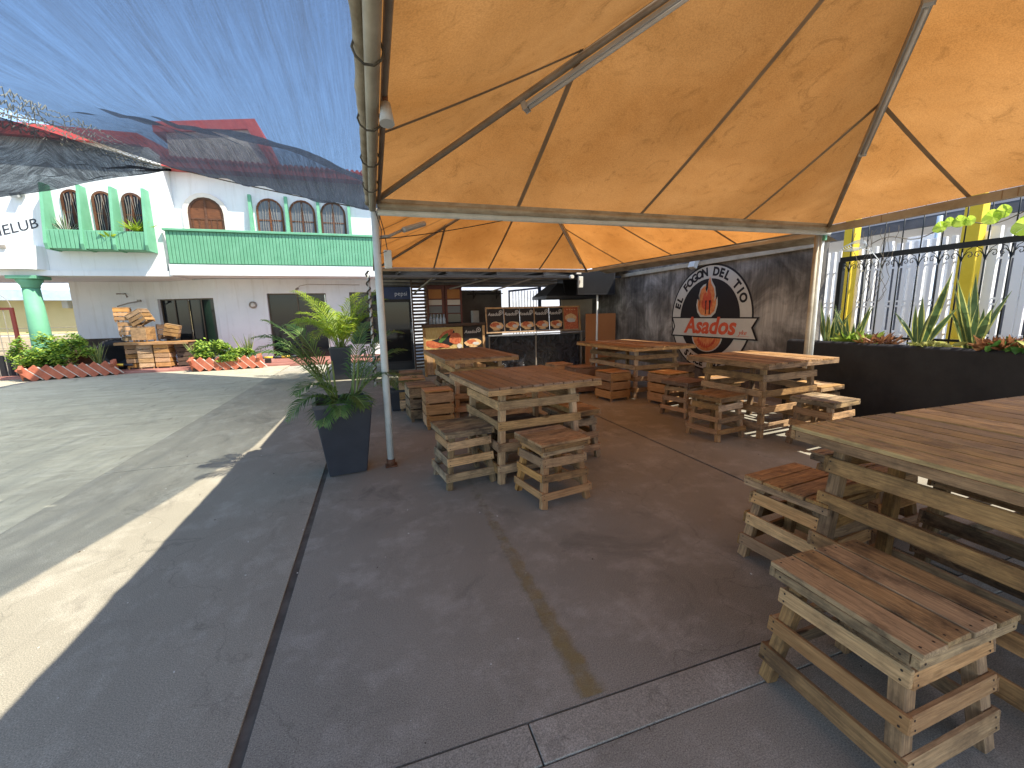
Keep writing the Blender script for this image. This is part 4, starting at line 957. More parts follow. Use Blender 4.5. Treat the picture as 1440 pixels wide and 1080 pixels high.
# banner
bo = [(-1.02, .02), (1.18, .02), (1.07, -.16), (1.18, -.38), (-1.02, -.38), (-.93, -.18)]
bi = [(-.965, -.005), (1.13, -.005), (1.03, -.16), (1.13, -.355), (-.965, -.355), (-.89, -.18)]
for nm, mt_, zz, B in (('banner_outline', 'mblack', .026, bo), ('banner', 'mwhite', .030, bi)):
    mb = MB(); TLc, TRc, NR, BR, BL, NL = B
    for q in ((TLc, TRc, NR, NL), (NL, NR, BR, BL)): mb.poly([TM @ Vector((x, y, zz)) for x, y in q])
    mb.obj(nm, mt_, mu)
mb = MB(); add_text(mb, 'Asados', TM @ frame((.05, -.29, .033), (1, 0, 0), (0, 1, 0)), .44, extrude=.001, shear=.22, bold=.014); 
add_text(mb, 'yke', TM @ frame((.86, -.29, .033), (1, 0, 0), (0, 1, 0)), .12, extrude=.001, shear=.3); mb.poly([TM @ Vector((x, y, .033)) for x, y in ((.72, -.325), (1.0, -.32), (1.0, -.315), (.72, -.32))])
mb.obj('banner_lettering', 'mred', mu)
def arc_text(s, r, a0, a1, size, bottom=False):
    n = len(s)
    for i, ch in enumerate(s):
        if ch == ' ': continue
        mb = MB()
        a = a0+(a1-a0)*i/(n-1)
        if not bottom: X = Vector((math.sin(a), 0, 0)); y = Vector((math.cos(a)*0+math.sin(a), math.cos(a), 0)); x = Vector((math.cos(a), -math.sin(a), 0)); pos = Vector((math.sin(a)*r, math.cos(a)*r, .0095))
        else: y = Vector((-math.sin(a), math.cos(a), 0)); x = Vector((math.cos(a), math.sin(a), 0)); pos = Vector((math.sin(a)*r, -math.cos(a)*r, .0095))
        add_text(mb, ch, TM @ frame(pos, x, y), size, extrude=.001, bold=.010); mb.obj('letter', 'mblack', mu)
arc_text('EL FOGON DEL TIO', .81, R_(-74), R_(66), .215)
arc_text('SINCE 2024', .95, R_(-37), R_(29), .18, True)

# ============================================================ BLACK PLANTER, IRON FENCE, PLANTS
pw_ = thing('raised_planter', 'long black-painted raised planter wall on the right', 'planter', (0, 0, 0))
mb = MB(); G = []
for i in range(60):
    y = 4.60-9.0*i/59; n_ = mnoise.noise(Vector((y*3, 0, 0)))*.012
    G.append([mb.bm.verts.new(p) for p in ((5.80, y, -.02), (5.80+.4*n_, y, .5), (5.80+n_, y, .955+n_*.4), (5.83, y, .985+n_), (5.93, y, .985+n_*.8), (5.95, y, .93))])
for i in range(59):
    for k in range(5): mb.bm.faces.new((G[i][k], G[i+1][k], G[i+1][k+1], G[i][k+1])).smooth = k > 1
mb.poly([v.co.copy() for v in G[0]]); mb.obj('wall', 'planterwall', pw_)
mb = MB(); mb.boxmm((5.945, -4.4, .1), (6.7, 4.54, .93)); mb.obj('soil_bed', 'soil', pw_)
fe = thing('iron_fence', 'black wrought-iron fence with scrolls and spiked bars behind the planter', 'fence', (6.6, 0, 0))
mb = MB(); mb.boxmm((-.025, -3, 2.09), (.025, 4.50, 2.155)); mb.obj('top_rail', 'iron', fe)
mb = MB(); mb.boxmm((-.015, -3, 1.0), (.015, 4.50, 1.03)); mb.obj('bottom_rail', 'iron', fe)
for y in (4.48,):
    mb = MB(); mb.boxmm((-.03, y-.03, .9), (.03, y+.03, 2.09)); mb.obj('fence_post', 'iron', fe)
bar_me = None; scr_me = None
mb = MB(); mb.tube([(0, 0, .92), (0, 0, 2.085)], .009, 6); mb.tube([(0, 0, 2.158), (0, 0, 2.62)], .007, 6); mb.tube([(0, 0, 2.62), (0, 0, 2.68)], .012, 6, r1=.001); bar_me = mb.mesh('bar', 'iron')
mb = MB()
for s in (-1, 1):
    pts = [Vector((0, s*(.005+.062*math.sin(min(1, k/6)*1.57)-(.02*(k-6)/6 if k > 6 else 0)), 1.93+.14*k/10 if k < 8 else 2.05)) for k in range(0)]
    sp2 = [(0, s*.004, 1.94), (0, s*.02, 2.0), (0, s*.05, 2.04), (0, s*.08, 2.035), (0, s*.092, 2.01), (0, s*.085, 1.985), (0, s*.065, 1.98), (0, s*.057, 1.995), (0, s*.066, 2.008)]
    mb.tube(sp2, .005, 5)
    mb.tube([(0, s*.004, 1.97), (0, s*.04, 2.06), (0, s*.085, 2.09)], .004, 5)
scr_me = mb.mesh('scroll', 'iron')
k = 0
for i in range(34):
    y = 4.38-i*.205; link('bar', bar_me, fe, (0, y, 0))
    link('scroll', scr_me, fe, (0, y, 0))

# snake plants etc.
def blade(mb, p, d, ln, wd, curve=.2, mi=0, mi2=1, n=7, fold=.25, margin=True):
    """a sword leaf: dark middle with pale margins"""
    p = Vector(p); d = Vector(d).normalized(); side = d.cross(Vector((rng.uniform(-1, 1), rng.uniform(-1, 1), .2))).normalized(); nn = side.cross(d)
    prev = None
    for i in range(n+1):
        s = i/n; w_ = wd*(1-(2*abs(s-.42))**2.6*.9)*.5 if s > .42 else wd*.5*(.55+.45*s/.42)
        if i == n: w_ = .001
        c = p+d*ln*s+nn*curve*ln*s*s*.5
        tw = side*math.cos(s*.5)+nn*math.sin(s*.5)
        row = [c-tw*w_, c-tw*w_*.68-nn*w_*fold*.5, c-nn*w_*fold, c+tw*w_*.68-nn*w_*fold*.5, c+tw*w_]
        row = [mb.bm.verts.new(v) for v in row]
        if prev:
            for k in range(4):
                f = mb.bm.faces.new((prev[k], row[k], row[k+1], prev[k+1])); f.smooth = True
                f.material_index = (mi2 if k in (0, 3) else mi) if margin else mi
        prev = row
def snake_plant(label, loc, n=9, h=.6, spread=.5, wd=.06, group='snake plants', seed=0, mats=('snake', 'snakeedge'), parts=True, rz=0):
    global rng
    rng = random.Random(seed); t = thing('snake_plant', label, 'plant', loc, rz, group)
    for i in range(n):
        a = rng.uniform(0, 6.28); r_ = rng.uniform(.0, .07); lean = rng.uniform(.03, spread)
        mb = MB(); blade(mb, (math.cos(a)*r_, math.sin(a)*r_, 0), (math.cos(a)*lean, math.sin(a)*lean, 1), h*rng.uniform(.55, 1.1), wd*rng.uniform(.75, 1.2), rng.uniform(-.3, .5))
        mb.obj('leaf', list(mats), t, fix=False)
    return t
G_ = 'snake plants in the raised planter'
snake_plant('bushy snake plant at the far end of the planter, beside the tent post', (6.12, 4.22, .93), 14, .62, .35, .055, G_, 1)
snake_plant('second snake plant next to the tent post, slightly shorter', (6.15, 3.95, .93), 10, .50, .55, .05, G_, 2)
snake_plant('snake plant with one leaf arching far to the left, behind the red succulent', (6.2, 3.22, .93), 7, .86, .75, .085, G_, 33)
snake_plant('tall wide-leaved snake plant in front of the yellow pillar', (6.15, 2.72, .93), 11, .82, .45, .085, G_, 14)
snake_plant('snake plant at the right edge of the picture', (6.15, 2.0, .93), 8, .62, .5, .075, G_, 5)
def rosette(label, loc, n, ln, wd, mats, seed, cat='plant', name='succulent', group=None, up=.8):
    global rng
    rng = random.Random(seed); t = thing(name, label, cat, loc, 0, group); mb = MB()
    for i in range(n):
        a = rng.uniform(0, 6.28); e = rng.uniform(.15, up*1.6)
        q = (rng.uniform(-.12, .12), rng.uniform(-.15, .15), rng.uniform(0, .05))
        blade(mb, q, (math.cos(a), math.sin(a), e), ln*rng.uniform(.6, 1.1), wd, rng.uniform(-.2, .5), n=4, margin=False)
    o = mb.obj('foliage', mats, t, fix=False); return t
rosette('rusty-red succulent clump on the planter edge', (6.0, 3.52, .96), 90, .17, .026, ['bromel'], 3, group=None)
rosette('bright green leafy herb beside the far snake plants', (6.05, 3.80, .95), 70, .20, .05, ['bush'], 4, name='herb')
rosette('bronze and green croton cluster near the right edge of the planter', (6.02, 2.42, .96), 150, .17, .038, ['bromel'], 6, name='croton')
rosette('green broad-leaved plant under the bronze croton', (5.98, 2.32, .95), 50, .16, .08, ['bushdk'], 7, name='broadleaf_plant')
rosette('yellowing croton at the right edge behind the near table', (6.0, 2.02, .97), 90, .20, .06, ['snakeedge'], 8, name='croton')
rosette('small ground leaves along the planter edge between the snake plants', (6.0, 3.0, .95), 70, .12, .05, ['snakeedge'], 9, name='ground_cover_plant', up=.4)
# vine on wire
vt = thing('vine', 'thin climbing vine with big lime-green leaves above the iron fence', 'vine', (6.55, 0, 0))
mb = MB(); vp = [(.0, 4.1-.05*i, 2.28+.05*math.sin(i*.45)+.0035*i) for i in range(50)]; mb.tube(vp, .006, 5); mb.obj('stem', 'twig', vt)
lr = random.Random(2)
for (y, z, s) in ((3.34, 2.36, .085), (3.26, 2.40, .07), (3.17, 2.39, .085), (3.08, 2.38, .07), (2.90, 2.38, .10), (2.82, 2.42, .09), (2.63, 2.24, .13), (2.50, 2.25, .11), (2.50, 2.43, .12), (2.42, 2.47, .08), (2.12, 2.44, .11), (2.05, 2.38, .09)):
    c = Vector((-.05, y, z)); mb = MB(); a0 = lr.uniform(0, 6.28)
    pts = [c+Vector((.01*math.sin(3*a), s*math.cos(a)*.8*(1-.25*math.sin(a)), s*math.sin(a)*.8)) for a in [k*2*math.pi/14 for k in range(14)]]
    dz = Vector((-.25*s, 0, 0)); mid = [p + dz*0 for p in pts]
    top_, bot_ = pts[3]-dz*.2, pts[10]-dz*.2
    for half in (pts[3:11], pts[10:]+pts[:4]):
        cc = c-dz*1.1
        for p_, q_ in zip(half[:-1], half[1:]): mb.poly([cc, p_+Vector((lr.uniform(-.01, .01), 0, 0)), q_])
    mb.obj('leaf', 'vine', vt)
mb = MB()
for k in range(5):
    c = Vector((6.5, 4.25, 2.28)); mb.tube([c+Vector((.02*k-.05, .17*math.cos(a)*(1-.1*k), .05*math.sin(a)+.012*k-.02)) for a in [j*2*math.pi/16 for j in range(17)]], .004, 4)
mb.tube([(6.5, 4.2, 2.25), (6.5, 4.05, 2.18), (6.45, 3.92, 2.05), (6.5, 3.9, 1.9)], .006, 5)
tag(mb.obj('coiled_cable', 'pipe'), 'coil of white cable hung on the fence beside the tent post', 'cable')
mb = MB()
for k in range(9):
    y = 3.95+rng.uniform(-.15, .25); p = Vector((6.5, y, 1.5)); pts = [p]
    for j in range(12): p = p+Vector((0, lr.uniform(-.05, .05), .08)); pts.append(p)
    mb.tube(pts, .003, 4)
tag(mb.obj('dry_creeper', 'twig'), 'dry leafless creeper climbing the fence by the tent post', 'creeper')

# ============================================================ RIGHT NEIGHBOUR HOUSE
nb = thing('neighbour_house', 'white neighbouring house with dark roof and windows behind the white bars', 'house')
mb = MB(); mb.boxmm((13.0, -12, 0), (13.3, 24, 3.9)); mb.obj('wall', 'brightwhite', nb)
mb = MB(); mb.prism([(11.9, -12, 3.30), (11.9, 24, 3.30), (14.5, 24, 4.25), (14.5, -12, 4.25)], (0, 0, .09)); mb.obj('roof', 'darkroof', nb)
mb = MB(); mb.boxmm((11.8, -12, 3.16), (11.9, 24, 3.34)); mb.obj('fascia', 'darkroof', nb)
for (y0, y1, z0_, z1_) in ((6.6, 8.6, .8, 2.7), (3.6, 6.1, .2, 2.7), (9.2, 11.2, .8, 2.7), (11.8, 13.8, .8, 2.7), (1.2, 3.1, .8, 2.7), (14.4, 16.4, .8, 2.7)):
    mb = MB(); mb.boxmm((12.975, y0, z0_), (12.997, y1, z1_)); wn = mb.obj('window', 'darkroof', nb)
    mb = MB(); mb.ring([(12.95, y0-.07, z0_-.07), (12.95, y1+.07, z0_-.07), (12.95, y1+.07, z1_+.07), (12.95, y0-.07, z1_+.07)], [(12.95, y0, z0_), (12.95, y1, z0_), (12.95, y1, z1_), (12.95, y0, z1_)], (.045, 0, 0)); mb.obj('window_frame', 'brightwhite', wn)
    mb = MB(); mb.boxmm((12.955, (y0+y1)/2-.02, z0_), (12.97, (y0+y1)/2+.02, z1_)); mb.obj('mullion', 'brightwhite', wn)
mb = MB(); mb.boxmm((6.72, -8, -.02), (11.5, 24, .05)); o = mb.obj('court_floor', 'cream'); o['kind'] = 'structure'  # unseen floor added in a pale colour to bounce sunlight onto the bars
for (lb, y0, y1) in (('bright yellow square pillar behind the tall snake plant', 3.70, 3.89), ('yellow square pillar seen past the tent post behind the fence', 5.32, 5.49)):
    mb = MB(); mb.boxmm((8.06, y0, 0), (8.22, y1, 2.95), 0, .004); tag(mb.obj('yellow_pillar', 'yellow'), lb, 'pillar', 'yellow pillars in the white bar fence')
mb = MB(); mb.tube([(8.45, 4.36, 0), (8.45, 4.36, 2.8)], .035, 8); tag(mb.obj('blue_pipe', 'blueroof'), 'thin light blue pipe standing left of the yellow pillar', 'pipe')
mb = MB(); mb.boxmm((8.50, 4.40, 0), (8.56, 4.78, 2.55), 0, .004); tag(mb.obj('wall_panel', 'brightwhite'), 'plain off-white panel between bars and the yellow pillar', 'panel')
gr = thing('white_bar_fence', 'white vertical-bar grille along the front of the neighbouring house', 'fence', (8.3, 0, 0))
mb = MB(); mb.boxmm((-.028, -.028, .1), (.028, .028, 2.45), 0, .003); bm_ = mb.mesh('bar', 'brightwhite')
y = 7.4
while y > .8:
    link('bar', bm_, gr, (0, y, 0)); y -= .115
for z in (.98, 1.42, 1.50, 2.05):
    mb = MB(); mb.boxmm((-.012, .8, z), (.012, 7.45, z+.03)); mb.obj('rail', 'brightwhite', gr)
for y_ in (3.35, 3.62, 4.9): 
    mb = MB(); mb.boxmm((-.035, y_-.05, .1), (.035, y_+.05, 2.5)); mb.obj('gate_post', 'brightwhite', gr)

# ============================================================ LEFT: WHITE HOUSE WITH GREEN BALCONY
hs = thing('white_house', 'large white two-storey house with green balcony, arched windows and red roof', 'house')
YF, YW_ = 15.2, 16.4
# ground floor walls (three runs)
def wall_run(mb, a, b_, z0_, z1_, th=.2, mi=0):
    a = Vector((*a, 0)); b_ = Vector((*b_, 0)); d = (b_-a).normalized(); n_ = Vector((-d.y, d.x, 0))
    mb.prism([a+Vector((0, 0, z0_)), b_+Vector((0, 0, z0_)), b_+n_*th+Vector((0, 0, z0_)), a+n_*th+Vector((0, 0, z0_))], (0, 0, z1_-z0_), mi)
def wall_with_openings(a, b_, z0_, z1_, ops, mat, name='wall', th=.2):
    """ops: list of (s0, s1, zlo, zhi) along the run"""
    mb = MB(); A_ = Vector((a[0], a[1], 0)); B_ = Vector((b_[0], b_[1], 0)); Ln = (B_-A_).length; d = (B_-A_)/Ln
    cur = 0
    for (s0, s1, zl, zh) in sorted(ops):
        if s0 > cur: wall_run(mb, (A_+d*cur).xy, (A_+d*s0).xy, z0_, z1_, th)
        if zl > z0_: wall_run(mb, (A_+d*s0).xy, (A_+d*s1).xy, z0_, zl, th)
        if zh < z1_: wall_run(mb, (A_+d*s0).xy, (A_+d*s1).xy, zh, z1_, th)
        cur = s1
    wall_run(mb, (A_+d*cur).xy, B_.xy, z0_, z1_, th)
    return mb.obj(name, mat, hs), A_, d
SZ = 2.78
wall_with_openings((-9.2, 17.4), (-7.0, 17.4), 0, SZ, [], 'white')
ops = [(.10, 2.20, .30, 2.17)]
_, A_, d_ = wall_with_openings((-7.0, 17.4), (-4.9, 16.4), 0, SZ, ops, 'white')
def glazed(A_, d, ops, ys, npane, name='window'):
    n_ = Vector((-d.y, d.x, 0))
    for (s0, s1, zl, zh) in ops:
        p0 = A_+d*s0+n_*.10; p1 = A_+d*s1+n_*.10
        mb = MB(); mb.ring([p0+Vector((0, 0, zl)), p1+Vector((0, 0, zl)), p1+Vector((0, 0, zh)), p0+Vector((0, 0, zh))],
                           [p0+d*.04+Vector((0, 0, zl+.04)), p1-d*.04+Vector((0, 0, zl+.04)), p1-d*.04+Vector((0, 0, zh-.04)), p0+d*.04+Vector((0, 0, zh-.04))], n_*.05)
        w_ = mb.obj(name, 'bronze', hs)
        seg = (s1-s0-.08)/npane
        for k in range(npane):
            q0 = A_+d*(s0+.04+seg*k)+n_*(.12 if k % 2 else .135); q1 = q0+d*(seg-.01)
            mb = MB(); mb.prism([q0+Vector((0, 0, zl+.04)), q1+Vector((0, 0, zl+.04)), q1+Vector((0, 0, zh-.04)), q0+Vector((0, 0, zh-.04))], n_*.006); mb.obj('pane', 'glass', w_)
            if k:
                mb = MB(); c0 = A_+d*(s0+.04+seg*k)+n_*.10; mb.tube([c0+Vector((0, 0, zl+.04)), c0+Vector((0, 0, zh-.04))], .022, 4); mb.obj('mullion', 'bronze', w_)
glazed(A_, d_, ops, None, 4)
ops = [(1.48, 3.34, .06, 2.30), (4.12, 6.2, .45, 2.33)]
_, A_, d_ = wall_with_openings((-4.9, 16.4), (1.4, 16.4), 0, SZ, ops, 'white')
glazed(A_, d_, ops[:1], None, 2); glazed(A_, d_, ops[1:], None, 2)
mb = MB(); wall_run(mb, (-9.0, 17.4), (-9.2, 22), 0, SZ, .2); mb.obj('wall', 'white', hs)
mb = MB(); mb.boxmm((-9.3, 17.62, 0), (1.4, 23, .1)); mb.obj('interior_floor', 'cream', hs)
# soffit slab
mb = MB(); mb.boxmm((-16, YF, 2.75), (-5.58, 18.0, 2.90)); mb.obj('porch_slab', 'white', hs)
mb = MB(); mb.boxmm((-5.577, 15.26, 2.80), (1.4, 18.0, 2.92)); mb.obj('porch_slab', 'white', hs)
# upper left wing: front wall with arched windows
def arch(cx, zb, wd, zt, n=10):
    r = wd/2; zs = zt-r; return [(cx-r, zb), (cx+r, zb)]+[(cx+r*math.cos(a), zs+r*math.sin(a)) for a in [math.pi*k/n for k in range(n+1)]]
def arched_window(cx, zb, wd, zt, y, style, surround=None):
    P_ = arch(cx, zb, wd, zt); Pi = arch(cx, zb+.05, wd-.12, zt-.06)
    mb = MB(); mb.ring([(x, y-.045, z) for x, z in P_], [(x, y-.045, z) for x, z in Pi], (0, .05, 0)); w_ = mb.obj('window', 'archwood', hs)
    mb = MB(); mb.prism([(x, y-.022, z) for x, z in Pi], (0, .01, 0)); mb.obj('pane', 'glassgrey' if style == 1 else ('archwood' if style == 2 else 'glass'), w_)
    mb = MB(); mb.boxmm((cx-.03, y-.04, zb+.05), (cx+.03, y-.024, zt-.07))
    zc = zb+(zt-zb)*.48; mb.boxmm((cx-wd/2+.07, y-.038, zc), (cx+wd/2-.07, y-.026, zc+.04))
    if style == 2:
        for k in range(5): mb.boxmm((cx-wd/2+.1+k*wd*.17, y-.036, zb+.06), (cx-wd/2+.125+k*wd*.17, y-.027, zc))
    mb.obj('glazing_bar', 'archwood', w_)
    if style == 0 or style == 1:   # thin curly grille
        mb = MB()
        for k in range(3):
            for s in (-1, 1): mb.tube([(cx+s*wd*(.05+.12*k), y-.055, zb+.1), (cx+s*wd*(.12+.08*k), y-.055, zb+(zt-zb)*.4), (cx+s*wd*(.05+.1*k), y-.055, zb+(zt-zb)*.7), (cx+s*wd*.3*(k/2), y-.055, zt-.12)], .007, 4)
        mb.obj('grille', 'hip', w_)
    if surround:
        Po = arch(cx, zb, wd+.26, zt+.13); mb = MB(); mb.ring([(x, y-.07, z) for x, z in Po], [(x, y-.07, z) for x, z in P_], (0, .08, 0)); mb.obj('surround', surround, w_)
    return w_
mb = MB(); mb.boxmm((-16, YF+.05, 2.90), (-5.7, 18, 6.3)); mb.obj('upper_wall', 'white', hs)
for cx in (-7.62, -6.95, -6.28): arched_window(cx, 3.85, .50, 5.05, YF+.05, 0)
# green window box with fins
bx = hs
mb = MB(); mb.prism([(-8.12, 14.80, 3.42), (-5.92, 14.80, 3.42), (-5.92, 14.78, 3.92), (-8.12, 14.78, 3.92)], (0, .06, 0)); mb.boxmm((-8.12, 14.86, 3.42), (-5.92, YF+.045, 3.50)); wb = mb.obj('window_box', 'green', hs)
n_b = 22
for i in range(n_b):
    xx = -8.10+i*(2.16/n_b)+.05; mb = MB(); mb.boxmm((xx-.043, 14.765, 3.43), (xx+.043, 14.778, 3.91), 0, .004); mb.obj('board', 'green', wb)
for xx in (-8.13, -7.36, -6.66, -5.93):
    mb = MB(); mb.prism([(xx, YF+.045, 3.40), (xx, 14.74, 3.40), (xx, 14.70, 3.55), (xx, 14.95, 5.12), (xx, YF+.045, 5.12)], (.07, 0, 0)); mb.obj('fin', 'green', wb)
# projecting block left of the box and wall lettering
mb = MB(); mb.prism([(-16, 14.95, 2.90), (-8.65, 14.95, 2.90), (-8.40, 15.245, 2.90), (-16, 15.245, 2.90)], (0, 0, .62)); mb.obj('porch_block', 'white', hs)
mb = MB(); mb.boxmm((-11.6, 14.90, 3.42), (-9.0-.05, 14.948, 3.50)); mb.obj('grey_sill', 'hip', hs)
mb = MB(); T_ = frame((-9.02, YF+.045, 3.86), (1, 0, .30), (-.05, 0, 1)); add_text(mb, 'NIELUB', T_, .36, extrude=.004); mb.obj('wall_lettering', 'letter', hs)
mb = MB(); mb.box((-8.75, YF-.05, 4.82), (.16, .18, .12), Euler((.4, 0, 0)).to_matrix(), 0, .01); mb.box((-8.62, YF-.02, 4.86), (.08, .1, .06), None, 0, .01); tag(mb.obj('wall_floodlight', 'lampbody'), 'old floodlight on the white wall above the painted letters', 'light')
# upper right: wall behind the balcony
mb = MB(); mb.boxmm((-5.697, YW_, 2.92), (1.4, 18, 6.1)); mb.obj('upper_wall', 'white', hs)
arched_window(-4.86, 4.0, .98, 5.30, YW_, 2, 'cream')
for cx in (-3.03, -2.05, -1.08): arched_window(cx, 4.0, .80, 5.38, YW_, 1)
for xx in (-3.62, -2.56, -1.58, -.60):
    mb = MB(); mb.prism([(xx, YW_, 3.0), (xx, YW_-.30, 3.0), (xx, YW_-.12, 5.45), (xx, YW_, 5.45)], (.09, 0, 0)); mb.obj('fin', 'green', hs)
# balcony
mb = MB(); mb.boxmm((-5.62, YF-.03, 2.78), (1.4, YF+.08, 3.10)); mb.boxmm((-5.62, YF+.08, 3.02), (1.4, YW_, 3.08)); bl = mb.obj('balcony_slab', 'white', hs)
mb = MB(); mb.boxmm((-5.64, YF-.10, 4.04), (1.4, YF+.10, 4.11), 0, .01); mb.boxmm((-5.60, YF-.02, 3.10), (1.4, YF+.03, 4.04)); rl = mb.obj('balcony_rail', 'green', hs)
mb = MB(); xx = -5.58
while xx < 1.35: mb.boxmm((xx, YF-.045, 3.12), (xx+.078, YF-.023, 4.035), 0, .004); xx += .092
o = mb.obj('railing_boards', 'green', rl); o['kind'] = 'stuff'
# roofs in red tile
rf = MB()
rf.prism([(-5.9, 16.5, 6.05), (1.6, 16.5, 6.05), (1.6, 19.5, 7.0), (-5.9, 19.5, 7.0)], (0, -.0, .10)); rf_o = rf.obj('roof', 'redtile', hs)
mb = MB(); mb.boxmm((-5.7, 15.9, 6.02), (1.6, 16.9, 6.28)); mb.obj('eave_tiles', 'redtile', hs)
mb = MB(); mb.prism([(-16, 15.0, 6.3), (-5.45, 15.0, 6.3), (-3.1, 17.8, 6.6), (-3.3, 17.8, 8.1), (-5.6, 16.6, 7.5), (-16, 15.2, 6.62)], (0, .3, 0)); mb.bm.free()
mb = MB(); mb.prism([(-5.8, 16.9, 6.2), (-2.9, 16.9, 6.2), (-3.0, 16.9, 6.75), (-3.35, 16.9, 7.9), (-5.8, 16.9, 7.55)], (0, 2, 0)); mb.obj('gable_wall', 'cream', hs)
mb = MB(); mb.prism([(-6.1, 16.8, 7.55), (-3.25, 16.8, 7.95), (-2.75, 16.8, 6.65), (-2.9, 16.8, 6.55), (-3.5, 16.8, 7.62), (-6.1, 16.8, 7.25)], (0, 2.4, 0)); mb.obj('roof', 'redtile', hs)
mb = MB(); mb.prism([(-16, 14.95, 6.25), (-5.8, 14.95, 6.25), (-5.8, 14.95, 6.55), (-16, 14.95, 6.55)], (0, 3, .4)); mb.obj('roof', 'redtile', hs)
mb = MB()
for i in range(46): mb.tube([(-5.6+i*.155, 15.86, 6.27), (-5.6+i*.155, 16.9, 6.40)], .06, 6)
o = mb.obj('ridge_tiles', 'redtile', hs); o['kind'] = 'stuff'
# round vent / lamp, ceiling bits, column
mb = MB(); mb.lathe([(.001, 0), (.12, 0), (.12, .03), (.09, .04), (.001, .03)], 20); 
for v in mb.bm.verts: v.co = Vector((v.co.x, -v.co.z, v.co.y))
o = mb.obj('round_sign', 'hip'); o.location = (-3.86, YW_, 1.92); tag(o, 'small round dark plate on the white ground-floor wall between the windows', 'plate')
mb = MB(); mb.lathe([(.001, .031), (.075, .042), (.05, .045), (.001, .045)], 8)
for v in mb.bm.verts: v.co = Vector((v.co.x, -v.co.z, v.co.y))
p_ = mb.obj('plate_centre', 'mwhite', o)
cl = thing('column', 'tapered green column under the left end of the porch', 'column', (-8.95, 15.35, 0))
mb = MB(); mb.lathe([(.26, .06), (.26, .12), (.235, .3), (.215, 1.2), (.175, 2.42)], 24); mb.obj('shaft', 'green', cl)
mb = MB(); mb.lathe([(.19, 2.42), (.19, 2.48), (.20, 2.5), (.27, 2.62), (.27, 2.66)], 24); mb.boxmm((-.32, -.30, 2.66), (.32, .30, 2.745), 0, .005); mb.obj('capital', 'green', cl)
mb = MB(); mb.tube([(-8.0, 17.36, 2.36), (-7.75, 17.36, 2.36), (-7.72, 17.36, 2.25)], .02, 6)
mb.tube([(-7.95, 17.2, 1.95), (-7.6, 17.1, 2.05), (-7.3, 17.1, 2.10)], .02, 6); mb.box((-7.3, 17.1, 2.12), (.09, .09, .07)); mb.tube([(-7.9, 17.3, 1.9), (-7.93, 17.3, 1.0), (-7.4, 17.2, .6)], .012, 5)
tag(mb.obj('wall_bracket', 'hip'), 'rusty bracket and loose cable on the white wall above the crates', 'bracket')
mb = MB(); mb.tube([(-4.1, 16.3, 2.5), (-3.5, 16.3, 2.6), (-2.2, 16.3, 2.62), (-.5, 16.3, 2.60)], .008, 5); mb.tube([(-3.05, 16.25, 2.46), (-3.0, 16.3, 2.58)], .035, 8)
mb.bm.free()
mb = MB(); mb.tube([(-2.42, 16.3, 2.45), (-2.36, 16.3, 2.54), (-2.1, 16.3, 2.60), (-.4, 16.3, 2.58)], .010, 5); mb.tube([(-2.46, 16.22, 2.42), (-2.42, 16.3, 2.46)], .04, 8); tag(mb.obj('spot_lamp', 'hip'), 'small spot lamp on a cable under the balcony', 'lamp')

# plants in the window box and hose
snake_plant('spiky agave in the left end of the green window box', (-7.75, 14.98, 3.85), 14, .62, 1.1, .05, 'plants in the green window box', 21, ('snake', 'mwhite'))
rosette('bright green tuft in the right end of the green window box', (-6.15, 14.95, 3.95), 60, .42, .03, ['palm'], 22, name='potted_tuft')
rosette('small leafy creeper trailing over the green window box', (-6.78, 14.86, 3.75), 30, .22, .07, ['palm'], 23, name='creeper')

# far left neighbour
ly = thing('yellow_house', 'distant pale yellow house with light blue roof edge seen under the porch', 'house')
mb = MB(); mb.boxmm((-22, 24, 1.0), (-8, 24.3, 2.6)); mb.obj('wall', 'yellowwall', ly)
mb = MB(); mb.prism([(-22, 23.4, 2.55), (-8, 23.4, 2.35), (-8, 23.4, 2.75), (-22, 23.4, 3.05)], (0, 4, 1.1)); mb.obj('roof', 'blueroof', ly)
for x in (-14.0, -12.9, -15.4):
    mb = MB(); mb.boxmm((x, 23.7, 2.1), (x+.2, 23.98, 2.4)); mb.obj('wall_lamp', 'mwhite', ly)
bwl = thing('beige_wall', 'beige block garden wall below the yellow house', 'wall')
for k in range(4):
    for q in range(24):
        x = -22+q*.6+(k % 2)*.3; plank('block', bwl, (x, 22.5, .12+k*.24), (x+.59, 22.5, .12+k*.24), .232, .2, (0, -1, 0), 'beigewall', 0, .008)
mb = MB(); mb.tube([(-22, 22.0, 1.28), (-8.5, 22, 1.28)], .012, 5); mb.tube([(-22, 22.0, 1.02), (-8.5, 22, 1.02)], .012, 5); mb.obj('wire', 'hip', bwl)
gt = thing('brown_gate', 'rusty brown barred gate at the left edge of the picture', 'gate', (-9.0, 14.6, 0))
mb = MB(); mb.boxmm((-.03, -.03, 0), (.04, .03, 1.88)); mb.boxmm((-2.4, -.02, 1.82), (-.03, .02, 1.88)); mb.obj('gate_frame', 'maroon', gt)
for i in range(14):
    x = -.17-i*.165; mb = MB(); mb.tube([(x, 0, .08), (x, 0, 1.82)] if i % 1 else [(x, 0, .08), (x, 0, 1.82)], .009, 5); mb.obj('bar', 'hip', gt)
mb = MB()
for k in range(3): mb.tube([(-.3-k*.35+.3*math.cos(a), 0, 1.88+.35*math.sin(a)) for a in [j*math.pi/2/6 for j in range(7)]], .009, 5)
mb.obj('arched_bar', 'hip', gt)
tag(MB().boxmm((-13, 14.9, 0), (-9.15, 15.0, .62)).obj('low_wall', 'planterwall'), 'low dark block wall behind the brown gate', 'wall')
